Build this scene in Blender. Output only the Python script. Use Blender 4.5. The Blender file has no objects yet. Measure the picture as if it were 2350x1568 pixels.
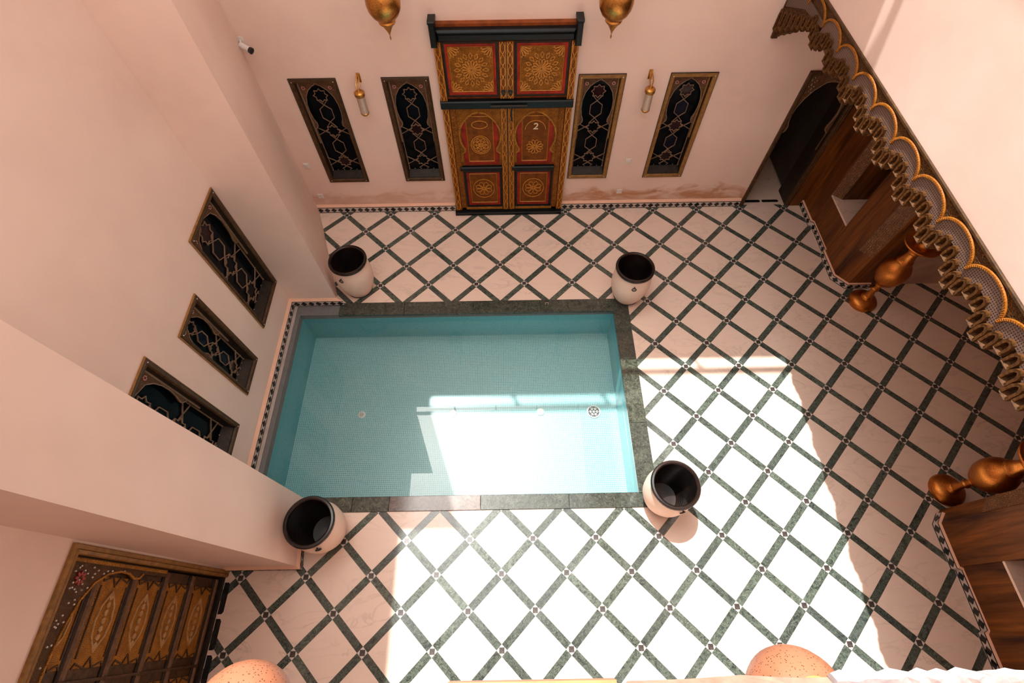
import bpy, math, random
from mathutils import Matrix, Vector
random.seed(7)
SC = bpy.context.scene
COL = SC.collection

# ------------------------------------------------------------------ camera
CAM_H = 5.503
F_PX = 1131.35
RW = [[0.99986, -0.01539, -0.00687], [-0.01677, -0.86808, -0.49615], [0.00168, 0.49619, -0.86821]]
r0 = Vector(RW[0]).normalized()
r2 = Vector(RW[2]); r2 = (r2 - r0 * r2.dot(r0)).normalized()
r1 = r2.cross(r0)
cd = bpy.data.cameras.new('camera')
cam = bpy.data.objects.new('camera', cd)
COL.objects.link(cam)
m3 = Matrix((r0, -r1, -r2)).transposed()
cam.matrix_world = Matrix.Translation((0, 0, CAM_H)) @ m3.to_4x4()
cd.sensor_width = 36.0
cd.lens = F_PX / 2350.0 * 36.0
cd.clip_start = 0.02
SC.camera = cam

# ------------------------------------------------------------------ sky, sun, exposure
SUN_DIR = Vector((0.205, -0.345, -1.0)).normalized()
w = bpy.data.worlds.new('sky'); SC.world = w; w.use_nodes = True
bg = w.node_tree.nodes['Background']
# hazy sky: even veil plus the bright aureole that haze makes around the sun
wn = w.node_tree.nodes; wl_ = w.node_tree.links
wtc = wn.new('ShaderNodeTexCoord'); wdot = wn.new('ShaderNodeVectorMath'); wdot.operation = 'DOT_PRODUCT'
wl_.new(wtc.outputs['Generated'], wdot.inputs[0]); wdot.inputs[1].default_value = tuple(-SUN_DIR)
wmx = wn.new('ShaderNodeMath'); wmx.operation = 'MAXIMUM'; wl_.new(wdot.outputs['Value'], wmx.inputs[0]); wmx.inputs[1].default_value = 0
wpw = wn.new('ShaderNodeMath'); wpw.operation = 'POWER'; wl_.new(wmx.outputs[0], wpw.inputs[0]); wpw.inputs[1].default_value = 45
wma = wn.new('ShaderNodeMath'); wma.operation = 'MULTIPLY_ADD'; wl_.new(wpw.outputs[0], wma.inputs[0]); wma.inputs[1].default_value = 10.0; wma.inputs[2].default_value = 2.05
bg.inputs[0].default_value = (1.0, 0.93, 0.87, 1)
wl_.new(wma.outputs[0], bg.inputs[1])
sd = bpy.data.lights.new('sun', 'SUN'); sd.energy = 6.0; sd.angle = math.radians(0.53); sd.color = (1.0, 0.97, 0.93)
so = bpy.data.objects.new('sun', sd); COL.objects.link(so)
so.rotation_euler = SUN_DIR.to_track_quat('-Z', 'Y').to_euler()
so.location = (-4, 8, 20)
SC.view_settings.view_transform = 'Standard'
SC.view_settings.look = 'None'
SC.view_settings.gamma = 1.0
SC.view_settings.use_curve_mapping = False
SC.view_settings.exposure = 0.36
SC.cycles.max_bounces = 10
SC.cycles.diffuse_bounces = 6

# ------------------------------------------------------------------ helpers
def lin(r, g, b):
    f = lambda c: (c / 255 / 12.92) if c <= 10.3 else ((c / 255 + 0.055) / 1.055) ** 2.4
    return (f(r), f(g), f(b), 1.0)

class MB:
    def __init__(s): s.v = []; s.f = []
    def add(s, vs, fs):
        o = len(s.v); s.v += [tuple(p) for p in vs]; s.f += [tuple(i + o for i in f) for f in fs]; return s
    def box(s, x0, y0, z0, x1, y1, z1):
        x0, x1 = min(x0, x1), max(x0, x1); y0, y1 = min(y0, y1), max(y0, y1); z0, z1 = min(z0, z1), max(z0, z1)
        return s.add([(x0,y0,z0),(x1,y0,z0),(x1,y1,z0),(x0,y1,z0),(x0,y0,z1),(x1,y0,z1),(x1,y1,z1),(x0,y1,z1)],
                     [(0,3,2,1),(4,5,6,7),(0,1,5,4),(1,2,6,5),(2,3,7,6),(3,0,4,7)])
    def cbox(s, x0, y0, z0, x1, y1, z1, c=0.006):
        # box with its front (-y) edges chamfered
        x0, x1 = min(x0, x1), max(x0, x1); y0, y1 = min(y0, y1), max(y0, y1); z0, z1 = min(z0, z1), max(z0, z1)
        c = min(c, (x1-x0)*.4, (z1-z0)*.4, (y1-y0)*.8)
        return s.add([(x0,y1,z0),(x1,y1,z0),(x1,y1,z1),(x0,y1,z1),
                      (x0,y0+c,z0),(x1,y0+c,z0),(x1,y0+c,z1),(x0,y0+c,z1),
                      (x0+c,y0,z0+c),(x1-c,y0,z0+c),(x1-c,y0,z1-c),(x0+c,y0,z1-c)],
                     [(0,3,2,1)[::1],(0,1,5,4),(1,2,6,5),(2,3,7,6),(3,0,4,7),(4,5,9,8),(5,6,10,9),(6,7,11,10),(7,4,8,11),(8,9,10,11)])
    def prism_xy(s, pts, z0, z1):
        n = len(pts)
        return s.add([(x,y,z0) for x,y in pts] + [(x,y,z1) for x,y in pts],
                     [tuple(range(n))[::-1], tuple(range(n, 2*n))] + [(i,(i+1)%n,n+(i+1)%n,n+i) for i in range(n)])
    def prism_xz(s, pts, y0, y1):
        # pts counter-clockwise seen from -y; y0 is the front (smaller)
        n = len(pts)
        return s.add([(x,y0,z) for x,z in pts] + [(x,y1,z) for x,z in pts],
                     [tuple(range(n)), tuple(range(n, 2*n))[::-1]] + [((i+1)%n,i,n+i,n+(i+1)%n) for i in range(n)])
    def ring(s, x0, z0, x1, z1, prof):
        # mitred moulding around a rectangle in the xz plane, prof = [(inset, y), ...]
        o = len(s.v); k = len(prof)
        for ins, y in prof:
            s.v += [(x0+ins,y,z0+ins),(x1-ins,y,z0+ins),(x1-ins,y,z1-ins),(x0+ins,y,z1-ins)]
        for j in range(k-1):
            for i in range(4):
                a = o+4*j+i; b = o+4*j+(i+1)%4
                s.f.append((a, b, b+4, a+4))
        return s
    def lathe(s, prof, n=32, cx=0, cy=0, cz=0, cap=True):
        o = len(s.v)
        for r, z in prof:
            for i in range(n):
                a = 2*math.pi*i/n
                s.v.append((cx+r*math.cos(a), cy+r*math.sin(a), cz+z))
        for j in range(len(prof)-1):
            for i in range(n):
                s.f.append((o+j*n+i, o+j*n+(i+1)%n, o+(j+1)*n+(i+1)%n, o+(j+1)*n+i))
        if cap:
            s.f.append(tuple(o+i for i in range(n))[::-1])
            e = o+(len(prof)-1)*n
            s.f.append(tuple(e+i for i in range(n)))
        return s
    def tube(s, pts, r, n=6, closed=False):
        P = [Vector(p) for p in pts]; N = len(P); o = len(s.v)
        for i in range(N):
            if closed: t = P[(i+1)%N]-P[i-1]
            else: t = P[min(i+1,N-1)]-P[max(i-1,0)]
            t.normalize()
            ref = Vector((0,1,0)) if abs(t.y) < .9 else Vector((1,0,0))
            a = t.cross(ref).normalized(); b = t.cross(a)
            for k in range(n):
                an = 2*math.pi*k/n
                s.v.append(tuple(P[i]+a*r*math.cos(an)+b*r*math.sin(an)))
        for i in range(N if closed else N-1):
            j = (i+1) % N
            for k in range(n):
                s.f.append((o+i*n+k, o+i*n+(k+1)%n, o+j*n+(k+1)%n, o+j*n+k))
        if not closed:
            s.f.append(tuple(o+k for k in range(n))[::-1]); s.f.append(tuple(o+(N-1)*n+k for k in range(n)))
        return s
    def strip(s, pts, wd, y0, y1, closed=False):
        # flat mitred strip along xz points
        P = [Vector(p) for p in pts]; M_ = len(P); o = len(s.v)
        for i in range(M_):
            d1 = (P[i]-P[i-1]) if (closed or i) else (P[1]-P[0])
            d2 = (P[(i+1) % M_]-P[i]) if (closed or i < M_-1) else (P[i]-P[i-1])
            d1 = d1.normalized(); d2 = d2.normalized()
            n1 = Vector((-d1.y, d1.x)); n2 = Vector((-d2.y, d2.x)); m = n1+n2
            m = n1 if m.length < 1e-3 else m.normalized()
            k = min(2.0, 1/max(.3, m.dot(n1)))*wd/2
            l = P[i]+m*k; r = P[i]-m*k
            s.v += [(r.x,y0,r.y),(l.x,y0,l.y),(l.x,y1,l.y),(r.x,y1,r.y)]
        for i in range(M_ if closed else M_-1):
            a = o+4*i; b = o+4*((i+1) % M_)
            for k in range(4): s.f.append((a+k, b+k, b+(k+1)%4, a+(k+1)%4))
        if not closed: s.f += [(o,o+1,o+2,o+3), (o+4*M_-1,o+4*M_-2,o+4*M_-3,o+4*M_-4)]
        return s
    def mesh(s, name, mat, smooth=False):
        me = bpy.data.meshes.new(name); me.from_pydata(s.v, [], s.f)
        if mat: me.materials.append(mat)
        if smooth:
            me.polygons.foreach_set('use_smooth', [True]*len(me.polygons))
            try: me.set_sharp_from_angle(angle=math.radians(40))
            except Exception: pass
        me.update(); return me
    def build(s, name, mat, parent=None, loc=None, rz=0, smooth=False):
        return link(name, s.mesh(name, mat, smooth), parent, loc, rz)

def link(name, me, parent=None, loc=None, rz=0):
    o = bpy.data.objects.new(name, me); COL.objects.link(o)
    if parent: o.parent = parent
    if loc: o.location = loc
    if rz: o.rotation_euler = (0, 0, rz)
    return o
def empty(name, loc=(0,0,0), rz=0): return link(name, None, None, loc, rz)
def tag(o, label=None, cat=None, group=None, kind=None):
    if label: o['label'] = label
    if cat: o['category'] = cat
    if group: o['group'] = group
    if kind: o['kind'] = kind
    return o
def struct(o, label): return tag(o, label, kind='structure')
def copy_tree(o, parent=None):
    c = o.copy(); COL.objects.link(c); c.parent = parent
    for ch in list(o.children): copy_tree(ch, c)
    return c

# ------------------------------------------------------------------ materials
class NT:
    def __init__(s, name):
        s.m = bpy.data.materials.new(name); s.m.use_nodes = True
        s.t = s.m.node_tree; s.n = s.t.nodes; s.b = s.n['Principled BSDF']
        s.out = s.n['Material Output']
        s.tc = s.n.new('ShaderNodeTexCoord'); s.vec = s.tc.outputs['Object']
    def node(s, ty, **kw):
        n = s.n.new(ty)
        for k, v in kw.items(): setattr(n, k, v)
        return n
    def L(s, a, b): s.t.links.new(a, b)
    def setv(s, sock, v):
        if hasattr(v, 'is_linked') or hasattr(v, 'links'): s.L(v, sock)
        else: sock.default_value = v
    def scaled(s, sc, rnd=False):
        mp = s.node('ShaderNodeMapping'); s.L(s.vec, mp.inputs[0])
        mp.inputs['Scale'].default_value = sc if isinstance(sc, tuple) else (sc,)*3
        if rnd:
            oi = s.node('ShaderNodeObjectInfo')
            mu = s.node('ShaderNodeMath', operation='MULTIPLY'); s.L(oi.outputs['Random'], mu.inputs[0]); mu.inputs[1].default_value = 57.0
            cb = s.node('ShaderNodeCombineXYZ')
            for i in range(3): s.L(mu.outputs[0], cb.inputs[i])
            s.L(cb.outputs[0], mp.inputs['Location'])
        return mp.outputs[0]
    def noise(s, sc, detail=4, dist=0.0, rnd=False, rough=.55):
        n = s.node('ShaderNodeTexNoise'); s.L(s.scaled(sc, rnd), n.inputs['Vector']); n.inputs['Scale'].default_value = 1
        n.inputs['Detail'].default_value = detail; n.inputs['Distortion'].default_value = dist; n.inputs['Roughness'].default_value = rough
        return n.outputs[0]
    def voro(s, sc, feature='F1', rand=1.0, rnd=False):
        n = s.node('ShaderNodeTexVoronoi', feature=feature); s.L(s.scaled(sc, rnd), n.inputs['Vector']); n.inputs['Scale'].default_value = 1
        n.inputs['Randomness'].default_value = rand
        return n.outputs['Distance']
    def ramp(s, fac, a, b):
        n = s.node('ShaderNodeMapRange'); s.L(fac, n.inputs[0]); n.inputs[1].default_value = a; n.inputs[2].default_value = b
        return n.outputs[0]
    def mix(s, fac, a, b, bt='MIX'):
        n = s.node('ShaderNodeMix', data_type='RGBA', blend_type=bt); s.setv(n.inputs[0], fac); s.setv(n.inputs[6], a); s.setv(n.inputs[7], b)
        return n.outputs[2]
    def math(s, op, a, b=None):
        n = s.node('ShaderNodeMath', operation=op); s.setv(n.inputs[0], a)
        if b is not None: s.setv(n.inputs[1], b)
        return n.outputs[0]
    def bump(s, h, st, d=.01):
        n = s.node('ShaderNodeBump'); n.inputs['Strength'].default_value = st; n.inputs['Distance'].default_value = d
        s.L(h, n.inputs['Height']); s.L(n.outputs[0], s.b.inputs['Normal'])
    def done(s, col, rough=.5, metal=0.0, spec=.5):
        s.setv(s.b.inputs['Base Color'], col); s.setv(s.b.inputs['Roughness'], rough)
        s.b.inputs['Metallic'].default_value = metal
        s.b.inputs['Specular IOR Level'].default_value = spec
        return s.m

def m_plain(name, c, rough=.5, metal=0, spec=.5, var=.15, sc=6, bump=0):
    t = NT(name); n = t.noise(sc, 5)
    col = t.mix(t.ramp(n, .3, .7), tuple(x*(1-var) for x in c[:3])+(1,), tuple(min(1, x*(1+var)) for x in c[:3])+(1,))
    if bump: t.bump(n, bump)
    return t.done(col, rough, metal, spec)

PL = (0.80, 0.62, 0.54, 1)
def m_plaster(name, stain=False, tint=1.0):
    t = NT(name)
    n1 = t.noise(.9, 3); n2 = t.noise(5, 6, .6); n3 = t.noise(60, 3)
    a = tuple(c*tint for c in PL[:3])+(1,)
    c = t.mix(t.ramp(n1, .35, .65), tuple(x*.92 for x in a[:3])+(1,), (a[0]*1.02, a[1]*1.05, a[2]*1.07, 1))
    c = t.mix(t.math('MULTIPLY', t.ramp(n2, .45, .75), .35), c, (a[0]*1.04, a[1]*1.03, a[2]*.99, 1))
    if stain:   # rising damp with its own ragged outline along the foot of the wall
        sp = t.node('ShaderNodeSeparateXYZ'); t.L(t.vec, sp.inputs[0])
        n4 = t.noise((2.2, 2.2, 5), 6, 1.2)
        hgt = t.math('ADD', sp.outputs[2], t.math('MULTIPLY', t.math('SUBTRACT', n4, .5), -.55))
        lo = t.ramp(hgt, .40, .26)
        xs = t.ramp(sp.outputs[0], .3, 1.2)
        msk = t.math('MULTIPLY', t.math('MULTIPLY', lo, t.ramp(n4, .25, .6)), t.math('MULTIPLY_ADD', xs, .5))
        c = t.mix(msk, c, (.52, .27, .15, 1))
    t.bump(t.math('ADD', n2, t.math('MULTIPLY', n3, .12)), .25, .006)
    return t.done(c, .55, 0, .35)
M = {}
M['plaster'] = m_plaster('plaster')
M['plaster_stain'] = m_plaster('plaster_stained', True)
M['rough_plaster'] = m_plain('coarse_pink_plaster', (.42, .235, .175, 1), .8, 0, .2, var=.25, sc=22, bump=.5)  # colour darkened below the wall plaster to tone down sunlight on the ledge
M['ledge'] = m_plain('pale_peach_plaster', (.80, .50, .36, 1), .6, var=.06)
def m_marble():
    t = NT('white_marble')
    n = t.noise((1.5, 3.6, 2.4), 8, 1.4, True, .6)
    v = t.math('ABSOLUTE', t.math('SUBTRACT', n, .5))
    c = t.mix(t.ramp(v, -.02, .03), (.52, .42, .37, 1), (.80, .64, .54, 1))
    n2 = t.noise(1.6, 3, .4, True)
    c = t.mix(t.math('MULTIPLY', t.ramp(n2, .35, .6), .85), c, (.80, .645, .55, 1))
    oi = t.node('ShaderNodeObjectInfo')
    c = t.mix(t.math('MULTIPLY', oi.outputs['Random'], .16), c, (.70, .53, .435, 1))
    return t.done(c, .16, 0, .5)
M['marble'] = m_marble()
def m_green(name, sc=16, a=(.014, .020, .017, 1), b=(.115, .150, .116, 1), c2=(.34, .38, .32, 1)):
    t = NT(name)
    n = t.noise(sc, 7, 1.6, True, .65)
    c = t.mix(t.ramp(n, .35, .68), a, b)
    v = t.math('ABSOLUTE', t.math('SUBTRACT', t.noise(sc*1.3, 6, 2.5, True), .5))
    c = t.mix(t.math('MULTIPLY', t.ramp(v, .025, .0), .6), c, c2)
    oi = t.node('ShaderNodeObjectInfo')
    c = t.mix(t.math('MULTIPLY', oi.outputs['Random'], .45), c, (.035, .042, .045, 1))
    return t.done(c, .12, 0, .6)
M['green'] = m_green('green_marble')
M['coping'] = m_green('dark_green_marble', 9, (.012, .018, .013, 1), (.070, .088, .060, 1), (.24, .24, .19, 1))
M['coping_pale'] = m_green('greyish_pink_marble', 9, (.07, .05, .042, 1), (.20, .15, .125, 1), (.32, .26, .22, 1))
M['brownstone'] = m_plain('dark_inlay_marble', (.055, .045, .040, 1), .25, var=.5, sc=30)
M['blacktile'] = m_plain('black_glazed_tile', (.012, .013, .014, 1), .2, var=.4, sc=20)
M['whitetile'] = m_plain('white_glazed_tile', (.62, .57, .53, 1), .25, var=.06, sc=20)
M['grout'] = m_plain('grout', (.46, .40, .36, 1), .8)
def m_mosaic(name, ax):
    t = NT(name)
    sp = t.node('ShaderNodeSeparateXYZ'); t.L(t.vec, sp.inputs[0])
    cb = t.node('ShaderNodeCombineXYZ'); t.L(sp.outputs[ax[0]], cb.inputs[0]); t.L(sp.outputs[ax[1]], cb.inputs[1])
    br = t.node('ShaderNodeTexBrick'); br.offset = 0; br.squash = 1
    t.L(cb.outputs[0], br.inputs['Vector']); br.inputs['Scale'].default_value = 1
    br.inputs['Brick Width'].default_value = .024; br.inputs['Row Height'].default_value = .024
    br.inputs['Mortar Size'].default_value = .0020; br.inputs['Mortar Smooth'].default_value = .1; br.inputs['Bias'].default_value = 0
    br.inputs['Color1'].default_value = (.15, .355, .375, 1); br.inputs['Color2'].default_value = (.20, .425, .44, 1)
    br.inputs['Mortar'].default_value = (.55, .68, .67, 1) if ax == (0, 1) else (.22, .50, .52, 1)
    n = t.noise(1.3, 4)
    c = t.mix(t.math('MULTIPLY', t.ramp(n, .4, .7), .3), br.outputs['Color'], (.20, .40, .40, 1))
    return t.done(c, .3, 0, .4)
M['mos_f'] = m_mosaic('turquoise_mosaic_floor', (0, 1))
M['mos_x'] = m_mosaic('turquoise_mosaic_x', (1, 2))
M['mos_y'] = m_mosaic('turquoise_mosaic_y', (0, 2))
M['cement'] = m_plain('grey_cement', (.15, .15, .15, 1), .7, var=.12, sc=14)
def m_water():
    t = NT('pool_water')
    t.n.remove(t.b)
    tr = t.node('ShaderNodeBsdfTransparent'); tr.inputs[0].default_value = (.90, .975, .98, 1)
    gl = t.node('ShaderNodeBsdfGlossy'); gl.inputs['Roughness'].default_value = 0.0
    fr = t.node('ShaderNodeFresnel'); fr.inputs['IOR'].default_value = 1.5
    n = t.noise((2.0, 2.0, 1), 2)
    bp = t.node('ShaderNodeBump'); bp.inputs['Strength'].default_value = .03; bp.inputs['Distance'].default_value = .004
    t.L(n, bp.inputs['Height']); t.L(bp.outputs[0], gl.inputs['Normal']); t.L(bp.outputs[0], fr.inputs['Normal'])
    mx = t.node('ShaderNodeMixShader'); t.L(fr.outputs[0], mx.inputs[0]); t.L(tr.outputs[0], mx.inputs[1]); t.L(gl.outputs[0], mx.inputs[2])
    t.L(mx.outputs[0], t.out.inputs[0])
    return t.m
M['water'] = m_water()
def m_wood(name, a, b, sc=(14, 14, .9), rough=.4):
    t = NT(name)
    n = t.noise(sc, 6, .8, False, .6)
    n2 = t.noise((sc[0]*5, sc[1]*5, sc[2]*3), 3)
    c = t.mix(t.ramp(n, .3, .7), a, b)
    c = t.mix(t.math('MULTIPLY', t.ramp(n2, .45, .7), .35), c, tuple(x*.5 for x in a[:3])+(1,))
    t.bump(n2, .15, .004)
    return t.done(c, rough, 0, .25)
M['wood'] = m_wood('dark_walnut_wood', (.022, .006, .002, 1), (.26, .088, .015, 1), (7, 7, .7), .42)
M['wood_h'] = m_wood('brown_frame_wood', (.035, .016, .006, 1), (.105, .052, .018, 1), (20, 20, 20), .45)
M['wood_dark'] = m_wood('near_black_wood', (.010, .007, .005, 1), (.035, .022, .014, 1), (20, 20, 20), .45)
M['teal'] = m_wood('black_teal_painted_wood', (.002, .003, .0035, 1), (.005, .010, .012, 1), (3, 8, 12), .35)
M['red'] = m_plain('red_lacquer_wood', (.26, .020, .008, 1), .5, 0, .2, var=.4, sc=9)
M['redtop'] = m_plain('red_brown_wood', (.20, .050, .012, 1), .55, 0, .2, var=.4, sc=9)
def m_carved(name, dark, gold, sc=55, wd=.10, sec=None, spec=.18):
    t = NT(name)
    e = t.voro(sc, 'DISTANCE_TO_EDGE', .75)
    g = t.ramp(e, wd, wd*.35)
    n = t.noise(9, 3)
    d = t.mix(t.ramp(n, .35, .65), dark, tuple(x*1.9 for x in dark[:3])+(1,))
    if sec:
        f = t.voro(sc*.5, 'F1', 1.0)
        d = t.mix(t.math('MULTIPLY', t.ramp(f, .28, .18), .85), d, sec)
    c = t.mix(g, d, t.mix(t.ramp(t.noise(14, 2), .3, .7), gold, tuple(x*.55 for x in gold[:3])+(1,)))
    t.bump(g, .7, .006)
    return t.done(c, .45, 0, spec)
M['carved'] = m_carved('carved_gilt_wood', (.030, .007, .0015, 1), (.52, .205, .018, 1), 135, .22, (.20, .045, .006, 1))
M['carved_fine'] = m_carved('fine_carved_gilt_wood', (.035, .009, .002, 1), (.48, .175, .016, 1), 110, .15, (.18, .034, .005, 1))
M['carved_red'] = m_carved('carved_red_gilt_wood', (.045, .009, .002, 1), (.42, .140, .014, 1), 125, .20, (.20, .022, .005, 1))
M['spandrel'] = m_carved('carved_brown_spandrel', (.050, .022, .011, 1), (.26, .145, .070, 1), 105, .16, (.36, .25, .17, 1))
M['gilt'] = m_carved('gilded_wood', (.17, .060, .008, 1), (.55, .25, .035, 1), 90, .2)
M['gold'] = m_plain('gold_paint', (.58, .25, .028, 1), .4, var=.3, sc=40)
M['giltframe'] = m_plain('gilt_brown_frame', (.25, .125, .032, 1), .45, 0, .3, var=.3, sc=25)
M['paleframe'] = m_plain('pale_worn_strip', (.26, .18, .12, 1), .5, var=.25, sc=30)
M['railwood'] = m_plain('worn_brown_rail_wood', (.14, .075, .040, 1), .5, 0, .25, var=.3, sc=25)
M['palegilt'] = m_plain('pale_gilt_relief', (.42, .25, .105, 1), .45, 0, .3, var=.25, sc=30)
M['latticewood'] = m_plain('dull_brown_lattice_wood', (.22, .135, .082, 1), .5, var=.25, sc=30)
M['rope'] = m_plain('gilded_rope_moulding', (.26, .090, .009, 1), .55, 0, .15, var=.3, sc=50)
M['board'] = m_carved('dark_carved_board', (.022, .008, .003, 1), (.15, .068, .016, 1), 80, .14, (.07, .024, .008, 1))
M['tooth'] = m_plain('gilt_brown_muqarnas_wood', (.085, .034, .0085, 1), .6, 0, .15, var=.7, sc=45, bump=.4)
def m_net():
    t = NT('carved_net_field')
    d = t.voro((62, 62, 62), 'F1', 0.0)
    c = t.mix(t.ramp(d, .40, .52), (.014, .006, .004, 1), (.17, .105, .078, 1))
    t.bump(d, .6, .004)
    return t.done(c, .55)
M['net'] = m_net()
def m_dots(name, base, dot, sc, th):
    t = NT(name)
    d = t.voro(sc, 'F1', .35)
    c = t.mix(t.ramp(d, th, th*.7), base, dot)
    return t.done(c, .5)
M['studded'] = m_carved('studded_brown_wood', (.045, .020, .008, 1), (.15, .080, .032, 1), 130, .16, (.20, .12, .06, 1))
M['painted'] = m_carved('painted_geometric_strip', (.075, .030, .016, 1), (.36, .21, .10, 1), 60, .13, (.20, .030, .015, 1))
M['glass'] = m_plain('dark_window_glass', (.003, .004, .006, 1), .08, 0, .06, var=.6, sc=3)
M['glass_blue'] = m_plain('deep_blue_glass', (.005, .006, .017, 1), .08, 0, .12, var=.4, sc=3)
M['glass_red'] = m_plain('dark_plum_glass', (.022, .008, .009, 1), .08, 0, .15, var=.4, sc=3)
M['pearl'] = m_plain('mother_of_pearl_stud', (.62, .56, .50, 1), .3, var=.1)
M['redpaint'] = m_plain('red_painted_petal', (.30, .035, .025, 1), .5, var=.3)
def m_brass(name, c, rough, sc):
    t = NT(name)
    n = t.voro(sc, 'F1', 1.0); n2 = t.noise(7, 4)
    col = t.mix(t.ramp(n, .2, .5), tuple(x*.55 for x in c[:3])+(1,), c)
    col = t.mix(t.math('MULTIPLY', t.ramp(n2, .45, .75), .5), col, tuple(x*.45 for x in c[:3])+(1,))
    t.bump(n, .22, .002)
    return t.done(col, rough, 1.0)
M['brass'] = m_brass('engraved_brass', (.60, .30, .075, 1), .32, 90)
M['copper'] = m_brass('antique_copper_brass', (.62, .235, .050, 1), .33, 120)
M['iron'] = m_plain('black_iron', (.012, .011, .010, 1), .45, var=.3, sc=20)
M['silver'] = m_plain('brushed_silver_metal', (.52, .42, .34, 1), .4, .3, var=.1, sc=40)
M['clay'] = m_plain('pale_clay', (.82, .61, .50, 1), .6, var=.05, sc=5, bump=.1)
def m_glaze():
    t = NT('black_brown_glaze')
    sp = t.node('ShaderNodeSeparateXYZ'); t.L(t.vec, sp.inputs[0])
    wv = t.math('SINE', t.math('MULTIPLY', sp.outputs[2], 190.0))
    n = t.noise(8, 4)
    c = t.mix(t.ramp(n, .35, .75), (.006, .005, .005, 1), (.026, .013, .009, 1))
    t.bump(wv, .3, .003)
    return t.done(c, .22)
M['glaze'] = m_glaze()
def m_terra():
    t = NT('pierced_terracotta')
    n = t.noise(5, 4); d = t.voro(100, 'F1', .9)
    c = t.mix(t.ramp(n, .3, .7), (.36, .125, .060, 1), (.45, .19, .105, 1))
    c = t.mix(t.ramp(d, .27, .17), c, (.10, .03, .012, 1))
    return t.done(c, .5)
M['terra'] = m_terra()
M['terra_in'] = m_plain('orange_terracotta', (.70, .27, .07, 1), .5)
M['white'] = m_plain('white_plastic', (.68, .64, .61, 1), .4, var=.03)
M['white_paint'] = m_plain('chipped_white_paint', (.42, .42, .44, 1), .7, 0, .2, var=.25, sc=40)  # white greyed in colour to tone down the sun on it
M['black'] = m_plain('black_plastic', (.01, .01, .011, 1), .3)
M['chalk'] = m_plain('pale_painted_number', (.70, .62, .40, 1), .4, var=.25, sc=60)
M['passage'] = m_plain('unlit_passage_plaster', (.06, .045, .035, 1), .7)  # near-black colour stands in for the passage's lack of light
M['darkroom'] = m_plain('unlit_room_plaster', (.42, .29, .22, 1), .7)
M['tilewood'] = m_plain('orange_varnished_wood', (.55, .20, .07, 1), .4, var=.25, sc=30)

# ------------------------------------------------------------------ room dimensions
YB = 5.47; XL = -2.93; YF = -1.60; XR = 2.88; ZP = 3.18; XLOG = 7.0
Z_BACK = 7.60; Z_TOP = 8.45
POOL = (-2.80, 1.38, 1.21, 3.60)      # inner x0,x1,y0,y1
COP = (-2.80, 1.57, 1.06, 3.78)       # outer edge of the coping
Z_WATER = -0.10; Z_BED = -0.60

# ------------------------------------------------------------------ floor: bed, marble tiles, green bands, nodes
HD = 0.33                                   # half diagonal of the diamond grid
GX = -7.417 * HD; GY = 16.324 * HD          # grid node (0,0)
T = HD * math.sqrt(2); BW = 0.072           # pitch and band width
fl = MB()
for x0, y0, x1, y1 in ((XL-.3, YF, XLOG, COP[2]), (XL-.3, COP[3], XLOG, YB+2.6), (COP[1], COP[2], XLOG, COP[3]), (XL-.3, COP[2], POOL[0]-.06, COP[3])):
    fl.box(x0, y0, -.12, x1, y1, -.0035)
floor = struct(fl.build('floor', M['grout']), 'white marble floor crossed by dark green marble bands in a diamond grid')

def clip(poly, nx, ny, d):   # keep nx*x+ny*y <= d
    out = []
    for i in range(len(poly)):
        a, b = poly[i], poly[(i+1) % len(poly)]
        da, db = nx*a[0]+ny*a[1]-d, nx*b[0]+ny*b[1]-d
        if da <= 0: out.append(a)
        if da*db < 0:
            t = da/(da-db); out.append((a[0]+t*(b[0]-a[0]), a[1]+t*(b[1]-a[1])))
    return out
def area(p): return abs(sum(p[i][0]*p[(i+1)%len(p)][1]-p[(i+1)%len(p)][0]*p[i][1] for i in range(len(p)))/2) if len(p) > 2 else 0
def clip_floor(poly):
    for c in ((-1,0,-XL), (0,-1,-YF), (1,0,XLOG), (0,1,YB)):
        poly = clip(poly, *c)
        if area(poly) < 1e-5: return [], False
    x0, x1, y0, y1 = COP
    inside = [p for p in poly if p[0] < x1 and y0 < p[1] < y1]
    hit = clip(clip(clip(poly, 1,0,x1), 0,1,y1), 0,-1,-y0)
    if area(hit) < 1e-6: return [poly], None
    parts = [clip(poly, -1,0,-x1)]
    rest = clip(poly, 1,0,x1)
    parts += [clip(rest, 0,-1,-y1), clip(rest, 0,1,y0)]
    return [p for p in parts if area(p) > 1e-5], True
def poly_c(p): return (sum(q[0] for q in p)/len(p), sum(q[1] for q in p)/len(p))
def to_px(X, Y, Z):
    v = Vector((X, Y, Z-CAM_H)); z = v.dot(r2)
    if z < .05: return None
    return 1175+F_PX*v.dot(r0)/z, 784+F_PX*v.dot(r1)/z
def in_view(X, Y, Z=0, mg=40):
    p = to_px(X, Y, Z)
    return bool(p) and -mg < p[0] < 2350+mg and -mg < p[1] < 1568+mg
full = {}
pieces = {'marble_tile': [], 'band_tile': [], 'node_tile': []}
PASS_X = (3.50, 4.24)
E1 = Vector((1, 1))/math.sqrt(2); E2 = Vector((-1, 1))/math.sqrt(2)
def rect2(cx, cy, a, b):
    c = Vector((cx, cy))
    return [tuple(c-E1*a/2-E2*b/2), tuple(c+E1*a/2-E2*b/2), tuple(c+E1*a/2+E2*b/2), tuple(c-E1*a/2+E2*b/2)]
gap = .0012
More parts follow.
